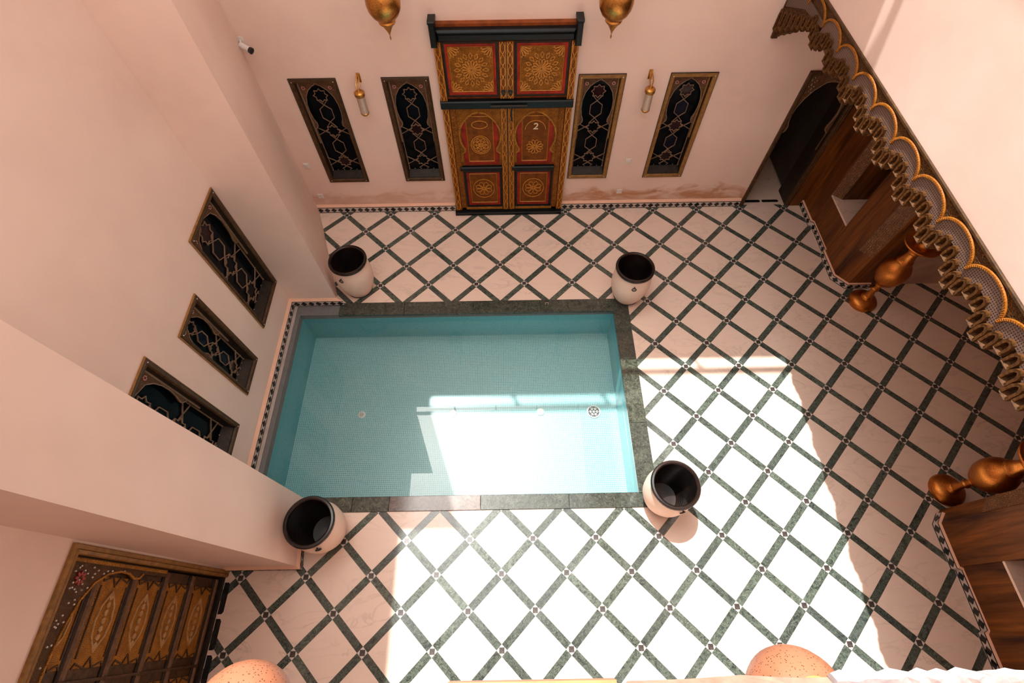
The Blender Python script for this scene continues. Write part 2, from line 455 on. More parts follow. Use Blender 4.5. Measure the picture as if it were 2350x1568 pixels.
for i in range(-4, 32):
    for j in range(-9, 24):
        if (i+j) % 2: continue
        X = GX+i*HD; Y = GY-j*HD
        pieces['node_tile'].append((X, Y, BW-gap, BW-gap))
        pieces['marble_tile'].append((X+HD, Y, T-BW-gap, T-BW-gap))
        pieces['band_tile'].append((X+HD/2, Y+HD/2, T-BW-gap, BW-gap))
        pieces['band_tile'].append((X+HD/2, Y-HD/2, BW-gap, T-BW-gap))
def tile_mesh(name, polys, mat, c=(0,0), zt=0.0):
    mb = MB()
    for p in polys:
        q = [(x-c[0], y-c[1]) for x, y in p]
        if sum(q[i][0]*q[(i+1)%len(q)][1]-q[(i+1)%len(q)][0]*q[i][1] for i in range(len(q))) < 0: q = q[::-1]
        mb.prism_xy(q, -.010, zt)
    return mb.mesh(name, mat)
FMAT = {'marble_tile': M['marble'], 'band_tile': M['green'], 'node_tile': M['whitetile']}
for kind, lst in pieces.items():
    near, far = [], []
    for (X, Y, a, b) in lst:
        polys, cut = clip_floor(rect2(X, Y, a, b))
        if not polys: continue
        vis = any(in_view(px, py) for p in polys for px, py in p) and X < 6.0 and Y < 5.9
        d = X*X+Y*Y+CAM_H**2
        (near if vis else far).append((d, X, Y, a, b, polys, cut))
    near.sort(key=lambda t: t[0])
    far += near[300:]; near = near[:300]
    for d, X, Y, a, b, polys, cut in near:
        whole = cut is None and abs(sum(area(p) for p in polys)-a*b) < 1e-6
        if whole:
            key = (kind, round(a, 3), round(b, 3))
            if key not in full: full[key] = tile_mesh(kind, [rect2(0, 0, a, b)], FMAT[kind])
            o = link(kind, full[key], floor, (X, Y, 0))
        else:
            o = link(kind, tile_mesh(kind, polys, FMAT[kind], (X, Y)), floor, (X, Y, 0))
        if kind == 'node_tile':
            s = .0255
            ip = [[(X-s, Y-s), (X+s, Y-s), (X+s, Y+s), (X-s, Y+s)]]
            pl, cut2 = clip_floor(ip[0])
            if pl:
                if cut2 is None and abs(area(pl[0])-4*s*s) < 1e-6:
                    if 'inl' not in full: full['inl'] = tile_mesh('node_inlay', [[(-s,-s),(s,-s),(s,s),(-s,s)]], M['brownstone'], zt=.0008)
                    link('node_inlay', full['inl'], o)
                else: link('node_inlay', tile_mesh('node_inlay', pl, M['brownstone'], (X, Y), .0008), o)
    if far:
        mb = MB()
        for d, X, Y, a, b, polys, cut in far:
            for q in polys:
                if sum(q[i][0]*q[(i+1)%len(q)][1]-q[(i+1)%len(q)][0]*q[i][1] for i in range(len(q))) < 0: q = q[::-1]
                mb.prism_xy(q, -.010, 0)
        tag(mb.build(kind+'_remainder', FMAT[kind], floor), kind='stuff')
for yy in (5.585, 6.15, 6.72, 7.29):
    MB().prism_xy([(PASS_X[0],yy),(PASS_X[1],yy),(PASS_X[1],yy+.56),(PASS_X[0],yy+.56)], -.01, .0).build('passage_slab', M['marble'], floor)
MB().prism_xy([(PASS_X[0],YB),(PASS_X[1],YB),(PASS_X[1],5.583),(PASS_X[0],5.583)], -.01, -.0).build('threshold_slab', M['marble'], floor)
# threshold bars in the passage doorway
for xa, xb in ((3.56, 3.84), (3.87, 4.12)):
    MB().prism_xy([(xa,5.52),(xb-.02,5.52),(xb,5.545),(xb-.02,5.57),(xa,5.57),(xa-.01,5.545)], -.01, .002).build('threshold_bar', M['blacktile'], floor)

# black bars let into the floor along the side door
for ya_, yb_ in ((.12, .40), (-.18, .08), (-.50, -.22), (-.82, -.54)):
    MB().prism_xy([(-2.925,ya_),(-2.885,ya_),(-2.87,ya_+.02),(-2.87,yb_-.02),(-2.885,yb_),(-2.925,yb_)], -.01, .002).build('threshold_bar', M['blacktile'], floor)
# ------------------------------------------------------------------ walls
def holed(mb, axis, a0, a1, z0, z1, holes, d0, d1):
    us = sorted({a0, a1, *[h[0] for h in holes], *[h[1] for h in holes]})
    for ua, ub in zip(us, us[1:]):
        hs = sorted([h for h in holes if h[0] < (ua+ub)/2 < h[1]], key=lambda h: h[2])
        z = z0
        for h in hs:
            if h[2] > z+1e-6:
                mb.box(ua, d0, z, ub, d1, h[2]) if axis == 'x' else mb.box(d0, ua, z, d1, ub, h[2])
            z = h[3]
        if z < z1: mb.box(ua, d0, z, ub, d1, z1) if axis == 'x' else mb.box(d0, ua, z, d1, ub, z1)
    return mb
BW_WIN = [(-2.245, 'A'), (-1.172, 'B'), (1.105, 'C'), (2.168, 'D')]
WW, WH, WZ = .54, 1.515, .585
bh = [(c-WW/2+.025, c+WW/2-.025, WZ+.025, WZ+WH-.025) for c, _ in BW_WIN]
PASS = (3.50, 4.24, 0, 2.10)
bh.append((PASS[0]+.02, PASS[1]-.02, -.12, PASS[3]-.02))
wb = holed(MB(), 'x', XL-.3, XLOG, -.12, Z_BACK, bh, YB, YB+.30)
wall_back = struct(wb.build('wall_back', M['plaster_stain']), 'pink plaster wall behind the carved double door, stained at its foot')
# parapet rail over the back wall: beam on short posts
rl = MB(); rl.box(XL-.3, YB, 8.04, XR+.3, YB+.035, 8.24)
par = rl.build('parapet_rail', M['plaster'])
for k in range(6): MB().box(-2.9+k*1.2, YB+.003, Z_BACK-.01, -2.86+k*1.2, YB+.032, 8.05).build('parapet_post', M['plaster'], par)
struct(par, 'plaster rail on short posts along the roof edge of the back wall')
par.name = 'trim_1'
AL_WIN = [(3.412, .68, .55, 1.52), (2.46, .455, .51, 1.27), (1.555, .66, .515, 1.535)]
lh = [(c-ww/2+.025, c+ww/2-.025, z+.025, z+hh-.025) for c, ww, z, hh in AL_WIN]
D2 = (-1.11, .51, 0, 2.02)
lh.append((D2[0]+.02, D2[1]-.02, -.0, D2[3]-.02))
wl = holed(MB(), 'y', YF-.3, YB+.3, 0, Z_TOP, lh, XL-.32, XL)
struct(wl.build('wall_left', M['plaster']), 'tall pink plaster wall beside the pool with three latticed windows')
pf = MB().prism_xy([(XL-.05, 3.775), (-2.31, 3.775), (-2.885, 5.50), (XL-.05, 5.50)], 0, Z_TOP)
struct(pf.build('wall_pier_far', M['plaster']), 'angled pink plaster pier between the back wall and the pool alcove')
pn = MB().prism_xy([(XL-.05, .53), (-2.19, .53), (-2.255, 1.20), (XL-.05, 1.20)], -.0, Z_TOP)
struct(pn.build('wall_pier_near', M['plaster']), 'pink plaster pier between the pool alcove and the gilded side door')
wr = MB().box(XR+.001, YF-.3, ZP, XR+.32, YB+.05, 8.2)
struct(wr.build('wall_right_upper', M['plaster']), 'upper pink plaster wall above the carved arched pelmet, raked by sunlight')
ev = MB().box(2.03, YF-.3, 8.2, XR+.6, YB, 8.4)
struct(ev.build('trim_2', M['plaster']), 'flat plaster eave along the roof edge above the right upper wall')
wf = holed(MB(), 'x', XL-.3, XLOG, 0, 8.2, [], YF-.3, YF)
struct(wf.build('wall_front', M['plaster']), 'pink plaster wall at the gallery end of the courtyard')
cl = MB().box(XR+.32, YF, ZP-.0, XLOG+.3, YB+.3, ZP+.25)
struct(cl.build('ceiling', M['plaster']), 'pale plaster ceiling of the loggia behind the carved pelmet')
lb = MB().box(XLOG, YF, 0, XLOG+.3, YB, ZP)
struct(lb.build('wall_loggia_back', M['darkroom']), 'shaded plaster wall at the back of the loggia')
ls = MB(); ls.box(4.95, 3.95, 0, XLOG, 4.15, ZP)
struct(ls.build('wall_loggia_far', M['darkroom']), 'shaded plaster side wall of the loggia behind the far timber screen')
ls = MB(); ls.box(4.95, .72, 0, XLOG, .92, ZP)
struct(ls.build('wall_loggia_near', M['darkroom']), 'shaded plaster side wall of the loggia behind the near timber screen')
# passage behind the doorway
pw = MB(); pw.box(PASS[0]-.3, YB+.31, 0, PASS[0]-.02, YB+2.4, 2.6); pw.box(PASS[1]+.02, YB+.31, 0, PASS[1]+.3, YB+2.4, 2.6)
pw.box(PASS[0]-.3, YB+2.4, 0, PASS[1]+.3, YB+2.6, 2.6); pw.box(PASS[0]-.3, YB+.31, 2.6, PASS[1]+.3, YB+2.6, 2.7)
struct(pw.build('wall_passage', M['passage']), 'unlit plaster passage beyond the arched doorway, its darkness put into the colour')

# ------------------------------------------------------------------ timber screens either side of the loggia opening
def timber(name, label, mirror):
    # local: x = world X, y measured from the loggia corner along the wall (0 = corner, positive away)
    e = empty(name); struct(e, label)
    Y = (lambda t: 3.90+t) if not mirror else (lambda t: .98-t)
    def P(mb, pts, z0, z1):
        q = [(x, Y(t)) for x, t in pts]
        if sum(q[i][0]*q[(i+1)%len(q)][1]-q[(i+1)%len(q)][0]*q[i][1] for i in range(len(q))) < 0: q = q[::-1]
        mb.prism_xy(q, z0, z1); return mb
    F = 4.42
    end = 1.59 if not mirror else 2.58
    P(MB(), [(F,.15),(F+.13,0),(F+.50,0),(F+.50,.56),(F,.56)], .0, ZP).build('pilaster', M['wood'], e)
    P(MB(), [(F+.03,.56),(F+.5,.56),(F+.5,1.14),(F+.03,1.14)], .0, .585).build('dado_panel', M['wood'], e)
    P(MB(), [(F,1.14),(F+.12,1.03),(F+.50,1.03),(F+.50,end),(F,end)], .0, ZP).build('pilaster', M['wood'], e)
    P(MB(), [(F+.012,.555),(F+.52,.555),(F+.52,1.16),(F+.012,1.16)], .585, .61).build('sill', M['marble'], e)
    P(MB(), [(F+.46,.56),(F+.50,.56),(F+.50,1.03),(F+.46,1.03)], .61, ZP).build('niche_back', M['wood_dark'], e)
    # painted geometric strips on the chamfered corners
    def cham(ax, at, bx, bt, z0, z1):
        a = Vector((ax, Y(at))); b = Vector((bx, Y(bt))); n = Vector((-(b-a).y, (b-a).x)).normalized()
        if n.x > 0: n = -n
        a2, b2 = a.lerp(b, .06), a.lerp(b, .94)
        q = [tuple(a2+n*.012), tuple(b2+n*.012), tuple(b2-n*.01), tuple(a2-n*.01)]
        if sum(q[i][0]*q[(i+1)%4][1]-q[(i+1)%4][0]*q[i][1] for i in range(4)) < 0: q = q[::-1]
        MB().prism_xy(q, z0, z1).build('painted_strip', M['painted'], e)
    cham(F, .15, F+.13, 0, .63, 2.7)
    cham(F, 1.14, F+.12, 1.03, .62, 2.7)
    if not mirror: MB().box(4.25, YB-.03, 0, F, YB+.0, ZP).build('end_board', M['wood'], e)
    return e, Y, P
tf, YFAR, PF = timber('wall_right_far', 'dark walnut timber screen with painted corner strips beside the arched doorway', False)
tn, YNEAR, PN = timber('wall_right_near', 'dark walnut timber screen with painted corner strip beside the near brass urn', True)

# ------------------------------------------------------------------ zellige skirtings
dia = None
def skirting(name, label, pts, h=.115, th=.03, pitch=.10, cap=True, ch=.03):
    """pts: plan polyline along the wall face, room on the left-hand side of travel"""
    global dia
    base = MB(); lines = MB(); capm = MB(); dots = []
    V = [Vector(p) for p in pts]
    nrm = []
    for a, b in zip(V, V[1:]):
        d = (b-a).normalized(); nrm.append(Vector((-d.y, d.x)))
    off = []
    for i, p in enumerate(V):
        if i == 0: n = nrm[0]; k = 1
        elif i == len(V)-1: n = nrm[-1]; k = 1
        else:
            n = (nrm[i-1]+nrm[i]).normalized(); k = 1/max(.35, n.dot(nrm[i]))
        off.append((n, k))
    def O(i, d): return V[i]+off[i][0]*off[i][1]*d
    def slab(mb, i, d0, d1, z0, z1, d1t=None):
        d1t = d1 if d1t is None else d1t
        a0, b0, a1, b1 = O(i,d0), O(i+1,d0), O(i,d1), O(i+1,d1)
        a2, b2 = O(i,d1t), O(i+1,d1t)
        mb.add([(*a0,z0),(*b0,z0),(*b1,z0),(*a1,z0),(*a0,z1),(*b0,z1),(*b2,z1),(*a2,z1)],
               [(0,3,2,1)[::-1],(4,5,6,7)[::-1],(0,1,5,4)[::-1],(1,2,6,5)[::-1],(2,3,7,6)[::-1],(3,0,4,7)[::-1]])
    for i in range(len(V)-1):
        slab(base, i, -.004, th, 0, h)
        slab(lines, i, th-.002, th+.0025, .008, .017); slab(lines, i, th-.002, th+.0025, h-.014, h-.005)
        if cap: slab(capm, i, -.004, th+.003, h, h+ch*.4, th*.6+.003); slab(capm, i, -.004, th*.6+.003, h+ch*.4, h+ch, .004)
        a, b = O(i, th+.001), O(i+1, th+.001); L = (b-a).length; d = (b-a)/L
        n = max(1, round(L/pitch))
        if L < .06: continue
        for k in range(n):
            p = a+d*(k+.5)*L/n
            dots.append((p, math.atan2(d.y, d.x)))
    o = base.build(name, M['whitetile']); struct(o, label)
    lines.build('border_line', M['blacktile'], o)
    if cap: capm.build('plaster_cap', M['ledge'], o)
    if dia is None:
        s = .043; sz = .039
        dia = MB().add([(-s,0,0),(0,0,-sz),(s,0,0),(0,0,sz),(-s,.004,0),(0,.004,-sz),(s,.004,0),(0,.004,sz)],
                       [(4,5,6,7)[::-1],(0,1,5,4),(1,2,6,5),(2,3,7,6),(3,0,4,7)]).mesh('diamond_tile', M['blacktile'])
    for p, a in dots: link('diamond_tile', dia, o, (p.x, p.y, h/2), a)
    return o
skirting('baseboard_back_left', 'zellige skirting of black diamonds left of the carved double door', [(-.80, YB), (-2.88, YB)])
skirting('baseboard_back_right', 'zellige skirting of black diamonds right of the carved double door', [(3.48, YB), (.79, YB)])
skirting('baseboard_left', 'zellige skirting of black diamonds around the pool alcove', [(-2.34, 3.80), (-2.31, 3.775), (XL, 3.775), (XL, 1.2)], .11)
skirting('baseboard_pier_near', 'zellige skirting of black diamonds round the pier by the gilded side door', [(-2.25, 1.06), (-2.19, .53), (XL, .53)], .09, .025)
skirting('baseboard_right_far', 'zellige skirting of black diamonds under the far timber screen', [(4.85, 3.90), (4.55, 3.90), (4.42, 4.05), (4.42, 4.46), (4.46, 4.48), (4.46, 5.02), (4.42, 5.04), (4.42, 5.46)], .10, .018, .1, True, .012)
skirting('baseboard_right_near', 'zellige skirting of black diamonds under the near timber screen', [(4.42, -1.55), (4.42, -.16), (4.46, -.14), (4.46, .40), (4.42, .42), (4.42, .83), (4.50, .93)], .10, .018, .1, True, .012)

# ------------------------------------------------------------------ pool
pool = empty('swimming_pool', (-.7, 2.4, 0))
tag(pool, 'sunken plunge pool lined with turquoise mosaic and edged in dark green marble', 'pool')
px, py = -.7, 2.4
x0, x1, y0, y1 = POOL
def PB(mb): mb.v = [(a-px, b-py, c) for a, b, c in mb.v]; return mb
PB(MB().box(x0-.1, y0-.1, Z_BED-.1, x1+.1, y1+.1, Z_BED)).build('pool_bed', M['mos_f'], pool)
for bx_, mt_ in (((x0-.1, y0-.1, x0, y1+.1), 'mos_x'), ((x1, y0-.1, x1+.1, y1+.1), 'mos_x'), ((x0, y0-.1, x1, y0), 'mos_y'), ((x0, y1, x1, y1+.1), 'mos_y')):
    PB(MB().box(bx_[0], bx_[1], Z_BED, bx_[2], bx_[3], Z_WATER+.004)).build('pool_side', M[mt_], pool)
ws = MB(); ws.box(x0-.055, y0-.1, Z_WATER+.004, x0, y1+.17, -.002); ws.box(x1, y0-.1, Z_WATER+.004, x1+.1, y1+.1, -.004)
ws.box(x0, y0-.1, Z_WATER+.004, x1, y0, -.004); ws.box(x0, y1, Z_WATER+.004, x1, y1+.17, -.004)
PB(ws).build('waterline_band', M['cement'], pool)
def slab_xy(a0, b0, a1, b1, mt='coping'):
    mb = MB(); c = .004; z0, z1 = -.03, .012
    mb.add([(a0,b0,z0),(a1,b0,z0),(a1,b1,z0),(a0,b1,z0),(a0,b0,z1-c),(a1,b0,z1-c),(a1,b1,z1-c),(a0,b1,z1-c),(a0+c,b0+c,z1),(a1-c,b0+c,z1),(a1-c,b1-c,z1),(a0+c,b1-c,z1)],
           [(0,3,2,1),(0,1,5,4),(1,2,6,5),(2,3,7,6),(3,0,4,7),(4,5,9,8),(5,6,10,9),(6,7,11,10),(7,4,8,11),(8,9,10,11)])
    PB(mb).build('coping_slab', M[mt], pool)
xs = [-2.29, -1.42, -.50, .40, 1.375]
for a, b in zip(xs, xs[1:]): slab_xy(a, 3.585, b-.002, 3.78)
ys = [1.205, 2.02, 2.86, 3.78]
for a, b in zip(ys, ys[1:]): slab_xy(1.365, a, 1.57, b-.002)
xs = [-2.24, -1.75, -1.35, -.36, .60, 1.57]
for a, b in zip(xs, xs[1:]): slab_xy(a, 1.06, b-.002, 1.22, 'coping_pale' if -1.4 < a < -1 else 'coping')
for lx in (.37, -.78, -1.98):
    o = MB().lathe([(.05,0),(.05,.012),(.042,.018),(.030,.018)], 24, cap=False).build('pool_light', M['white'], pool, (lx-px, 2.41-py, Z_BED), smooth=True)
    MB().lathe([(0,.010),(.030,.010),(.030,.016),(0,.0165)], 20, cap=False).build('lens', M['silver'], o)
dr = MB().lathe([(.090,0),(.090,.012),(.080,.016),(.072,.012)], 28, cap=False).build('floor_drain', M['white'], pool, (1.07-px, 2.40-py, Z_BED), smooth=True)
g = MB().lathe([(0,.004),(.074,.004),(.074,.006),(0,.006)], 28, cap=False); g.build('drain_well', M['black'], dr)
g = MB()
for k in range(6):
    a = k*math.pi/3
    for rr0, rr1, da in ((.0,.074,0), (.035,.060,.35), (.035,.060,-.35)):
        p = Vector((math.cos(a)*rr0, math.sin(a)*rr0, .011)); q = Vector((math.cos(a+da)*rr1, math.sin(a+da)*rr1, .011)); g.tube([p, q], .004, 5)
g.lathe([(.036,.008),(.042,.012),(.036,.014)], 20, cap=False)
g.build('drain_grate', M['white'], dr)
MB().tube([(.47-px,3.70-py,.012),(.47-px,3.72-py,.026),(.505-px,3.72-py,.026),(.505-px,3.70-py,.012)], .0035, 6).build('coping_staple', M['silver'], pool)
wt = MB().add([(x0,y0,Z_WATER),(x1,y0,Z_WATER),(x1,y1,Z_WATER),(x0,y1,Z_WATER)], [(0,1,2,3)])
tag(wt.build('pool_water', M['water']), 'still clear water filling the turquoise pool', 'water', kind='stuff')

# ------------------------------------------------------------------ latticed windows
def arch_plate(mb, hw, z0, z1, half, y0, y1):
    pts = [(-hw, z0), (-hw, z1), (hw, z1), (hw, z0)][::-1]
    right = [p for p in half]; left = [(-x, z) for x, z in half[::-1]]
    if half[-1][0] == 0: left = left[1:]
    # counter-clockwise from -y: go right-bottom outer -> right-top -> left-top -> left-bottom -> inner left up -> apex -> inner right down
    poly = [(hw, z0), (hw, z1), (-hw, z1), (-hw, z0)] + left[::-1] + right[::-1][1 if half[-1][0] == 0 else 0:]
    mb.prism_xz(poly, y0, y1); return mb
def star_pts(cx, cz, R, n=8):
    out = []
    for k in range(2*n):
        a = math.pi*k/n; r = R if k % 2 == 0 else R*.72
        out.append((cx+r*math.cos(a), cz+r*math.sin(a)))
    return out
def window(n, label, loc, rz, w, h, gilt=True, seed=0, pale=False):
    e = empty('window_%d' % n, loc, rz); struct(e, label)
    rnd = random.Random(seed)
    fm = M['giltframe'] if gilt else M['wood_h']
    MB().ring(-w/2, 0, w/2, h, [(0,.01),(0,-.018),(.004,-.022),(.012,-.018),(.016,-.024),(.040,-.022),(.046,-.012),(.050,-.004)]).build('frame', fm, e)
    MB().ring(-w/2, 0, w/2, h, [(-.001,.005),(-.006,-.004),(-.006,-.014),(.002,-.019)]).build('frame_edge', M['wood_dark' if n < 5 else 'giltframe'], e)
    MB().ring(-w/2, 0, w/2, h, [(.050,-.004),(.052,.02),(.052,.115)]).build('reveal', M['wood_dark'], e)
    iw = w-.104
    MB().add([(-iw/2,.006,.050),(iw/2,.006,.050),(iw/2,.10,.115),(-iw/2,.10,.115),(-iw/2,.11,.05),(iw/2,.11,.05)], [(0,1,2,3),(2,5,4,3),(0,4,5,1),(0,3,4),(1,5,2)]).build('sill_board', M['wood_dark'], e)
    gl = MB().box(-w/2+.026, .098, .026, w/2-.026, .112, h-.026).build('glass', M['glass'], e)
    z0 = .115; z1 = h-.052
    H = iw/2
    half = [(H-.012,.40*h),(H-.012,.53*h),(H-.060,.565*h),(H-.062,.59*h),(H-.040,.63*h),(H-.026,.69*h),(H-.028,.76*h),(H-.055,.83*h),(H-.105,.885*h),(.05*w/.54,.92*h),(.03,.925*h),(0,.945*h)]
    arch_plate(MB(), H, .40*h, z1, half, .052, .066).build('spandrel', M['spandrel'], e)
    lt = MB()
    for s in (-1, 1):
        lt.strip([(s*x, z) for x, z in half[1:]], .009, .046, .053)
    lt.build('arch_edge', M['latticewood'], e)
    ib = MB()
    for s in (-1, 1): ib.strip([(s*(H-.009), .40*h), (s*(H-.009), z1)], .016, .044, .053)
    ib.strip([(-H+.018, z1-.009), (H-.018, z1-.009)], .016, .044, .053)
    ib.build('inner_border', M['giltframe' if gilt else 'latticewood'], e)
    lat = MB(); sw = .0068; ya, yb = .078, .090
    R = iw*.20; hw = iw*.165; hh = .078*h
    stars = [.825*h, .50*h, .185*h]; hexs = [.665*h, .34*h]
    for i, cz in enumerate(stars):
        lat.strip(star_pts(0, cz, R), sw, ya, yb, True)
        if i:
            for s in (-1, 1):
                for q in (-1, 1):
                    lat.strip([(s*R*.72, cz-q*R*.30), (s*(H-.006), cz+q*.042*h)], sw, ya, yb)
    for cz in hexs:
        lat.strip([(-hw,cz-hh*.5),(0,cz-hh*1.0),(hw,cz-hh*.5),(hw,cz+hh*.5),(0,cz+hh*1.0),(-hw,cz+hh*.5)], sw, ya, yb, True)
        for q in (-1, 1):
            for s in (-1, 1): lat.strip([(0, cz+q*hh), (s*R*.62, cz+q*(.16*h-R*.70))], sw, ya, yb)
    for s in (-1, 1):
        lat.strip([(0, stars[2]-R*.92), (s*R*.75, .10*h)], sw, ya, yb)
        lat.strip([(s*(H-.012), .08*h), (s*(H-.012), .53*h)], .010, ya, yb)
    lat.build('lattice', M['latticewood'], e)
    for i, cz in enumerate(stars):
        MB().prism_xz(star_pts(0, cz, R*.93), .092, .099).build('star_pane', M['glass_red' if (n == 4 or (i+seed) % 3 == 0) else 'glass'], e)
    for cz in hexs:
        MB().prism_xz([(-hw*.92,cz-hh*.46),(0,cz-hh*.93),(hw*.92,cz-hh*.46),(hw*.92,cz+hh*.46),(0,cz+hh*.93),(-hw*.92,cz+hh*.46)], .092, .099).build('hexagon_pane', M['glass_blue' if n in (4, 6) else 'glass'], e)
    for s in (-1, 1):
        c = (s*(H-.060), .905*h)
        ro = MB()
        for k in range(6):
            a = k*math.pi/3+.26; q = (c[0]+.017*math.cos(a), c[1]+.017*math.sin(a))
            ro.prism_xz([(q[0]+.0095*math.cos(b*math.pi/3), q[1]+.0095*math.sin(b*math.pi/3)) for b in range(6)], .046, .053)
        ro = ro.build('rosette', M['redpaint'], e)
        pm = MB()
        for k in range(6):
            a = k*math.pi/3+.78; q = (c[0]+.017*math.cos(a), c[1]+.017*math.sin(a))
            pm.prism_xz([(q[0]+.0055*math.cos(b*math.pi/2), q[1]+.0055*math.sin(b*math.pi/2)) for b in range(4)], .043, .053)
        pm.build('pearl_petal', M['pearl'], ro)
    st = MB()
    for s in (-1, 1):
        for z in (.09*h, .15*h, .235*h, .43*h, .555*h, .75*h, .955*h):
            yf = .048 if z > .39*h else .074
            st.prism_xz([(s*(H-.010)+.004*math.cos(b*math.pi/3), z+.004*math.sin(b*math.pi/3)) for b in range(6)], yf, yf+.006)
        for z in (.03, h-.03):
            st.prism_xz([(s*(w/2-.03)+.006*math.cos(b*math.pi/3), z+.006*math.sin(b*math.pi/3)) for b in range(6)], -.027, -.018)
    for k in range(4): st.prism_xz([(-H*.6+k*H*.4+.004*math.cos(b*math.pi/3), .095*h+.004*math.sin(b*math.pi/3)) for b in range(6)], .074, .08)
    st.build('pearl_stud', M['pearl'], e)
    return e
labs = ['tall latticed window with dark brown frame, next to the angled pier', 'tall latticed window with dark brown frame, next to the carved double door',
        'tall latticed window with golden frame, right against the carved double door', 'tall latticed window with golden frame and plum and blue panes, towards the arched doorway']
for k, ((c, _), lb_) in enumerate(zip(BW_WIN, labs)):
    window(k+1, lb_, (c, YB, WZ), 0, WW, WH, k > 1, k+1)
labs = ['wide latticed window over the pool, tight against the angled pier', 'small low latticed window in the middle of the pool wall', 'wide latticed window over the pool, half hidden by the near pier']
for k, ((c, ww, z, hh), lb_) in enumerate(zip(AL_WIN, labs)):
    window(k+5, lb_, (XL, c, z), math.pi/2, ww, hh, False, k)

# ------------------------------------------------------------------ carved double door (back wall)
def petal_rosette(mb, cx, cz, R, n, y0, y1, wd=.006, r0_=.18, ring=True, a0=0, a1=2*math.pi):
    for k in range(n):
        a = a0+(a1-a0)*(k+.5)/n; da = (a1-a0)/n*.42
        P = lambda r, b: (cx+r*math.cos(b), cz+r*math.sin(b))
        mb.strip([P(R*r0_, a), P(R*.55, a-da), P(R*.85, a-da*.9), P(R, a), P(R*.85, a+da*.9), P(R*.55, a+da)], wd, y0, y1, True)
    if ring: mb.strip([(cx+R*.14*math.cos(b*math.pi/4), cz+R*.14*math.sin(b*math.pi/4)) for b in range(8)], wd, y0, y1, True)
def chain_strip(mb, x, z0, z1, hw, y0, y1, step=.10, wd=.006):
    n = max(2, round((z1-z0)/step)); s = (z1-z0)/n
    for k in range(n):
        a = z0+k*s
        mb.strip([(x,a),(x-hw,a+s*.3),(x-hw,a+s*.7),(x,a+s),(x+hw,a+s*.7),(x+hw,a+s*.3)], wd, y0, y1, True)
    for q in (-1, 1): mb.strip([(x+q*hw*1.45, z0), (x+q*hw*1.45, z1)], wd, y0, y1)
d1 = empty('door_1', (0, YB, 0))
struct(d1, 'tall carved and gilded double door with red borders, numbered 2')
MB().cbox(-.80, -.13, 0, .78, 0, .055).build('threshold', M['teal'], d1)
for s in (-1, 1):
    p = MB().cbox(s*.705, -.075, .055, s*.785, 0, 2.53).build('side_post', M['carved_red'], d1)
    mb = MB(); chain_strip(mb, s*.745, .07, 2.52, .022, -.081, -.074, .16, .006); mb.build('post_carving', M['gold'], p)
    cp = MB(); cp.cbox(s*.735, -.15, 2.50, s*.80, 0, 2.745, .01); cp.cbox(s*.728, -.158, 2.738, s*.806, 0, 2.770, .01)
    cp.build('corner_post', M['teal'], d1)
lm = MB(); lm.cbox(-.735, -.10, 2.53, .735, 0, 2.62, .02); lm.cbox(-.735, -.125, 2.62, .735, 0, 2.665, .02)
lm.build('lintel', M['teal'], d1)
MB().add([(-.735,-.045,2.665),(.735,-.045,2.665),(.735,-.045,2.695),(-.735,-.045,2.695),(-.735,0,2.705),(.735,0,2.705),(-.735,0,2.665),(.735,0,2.665)],
         [(0,1,2,3),(3,2,5,4),(0,6,7,1),(0,3,4,6),(1,7,5,2)]).build('lintel_cap', M['redtop'], d1)
mr = MB().cbox(-.795, -.105, 1.745, .79, 0, 1.845, .012).build('middle_rail', M['teal'], d1)
bt = MB(); bt.tube([(-.20,-.125,1.80),(.24,-.125,1.80)], .012, 8); bt.tube([(.05,-.125,1.80),(.05,-.125,1.60)], .010, 8)
bt.build('door_bolt', M['iron'], d1)
def frame_ring(mb, xa, za, xb, zb, wd, y, dy):
    mb.ring(min(xa,xb), za, max(xa,xb), zb, [(0,y+dy),(0,y),(wd*.5,y-.004),(wd,y),(wd,y+dy)]); return mb
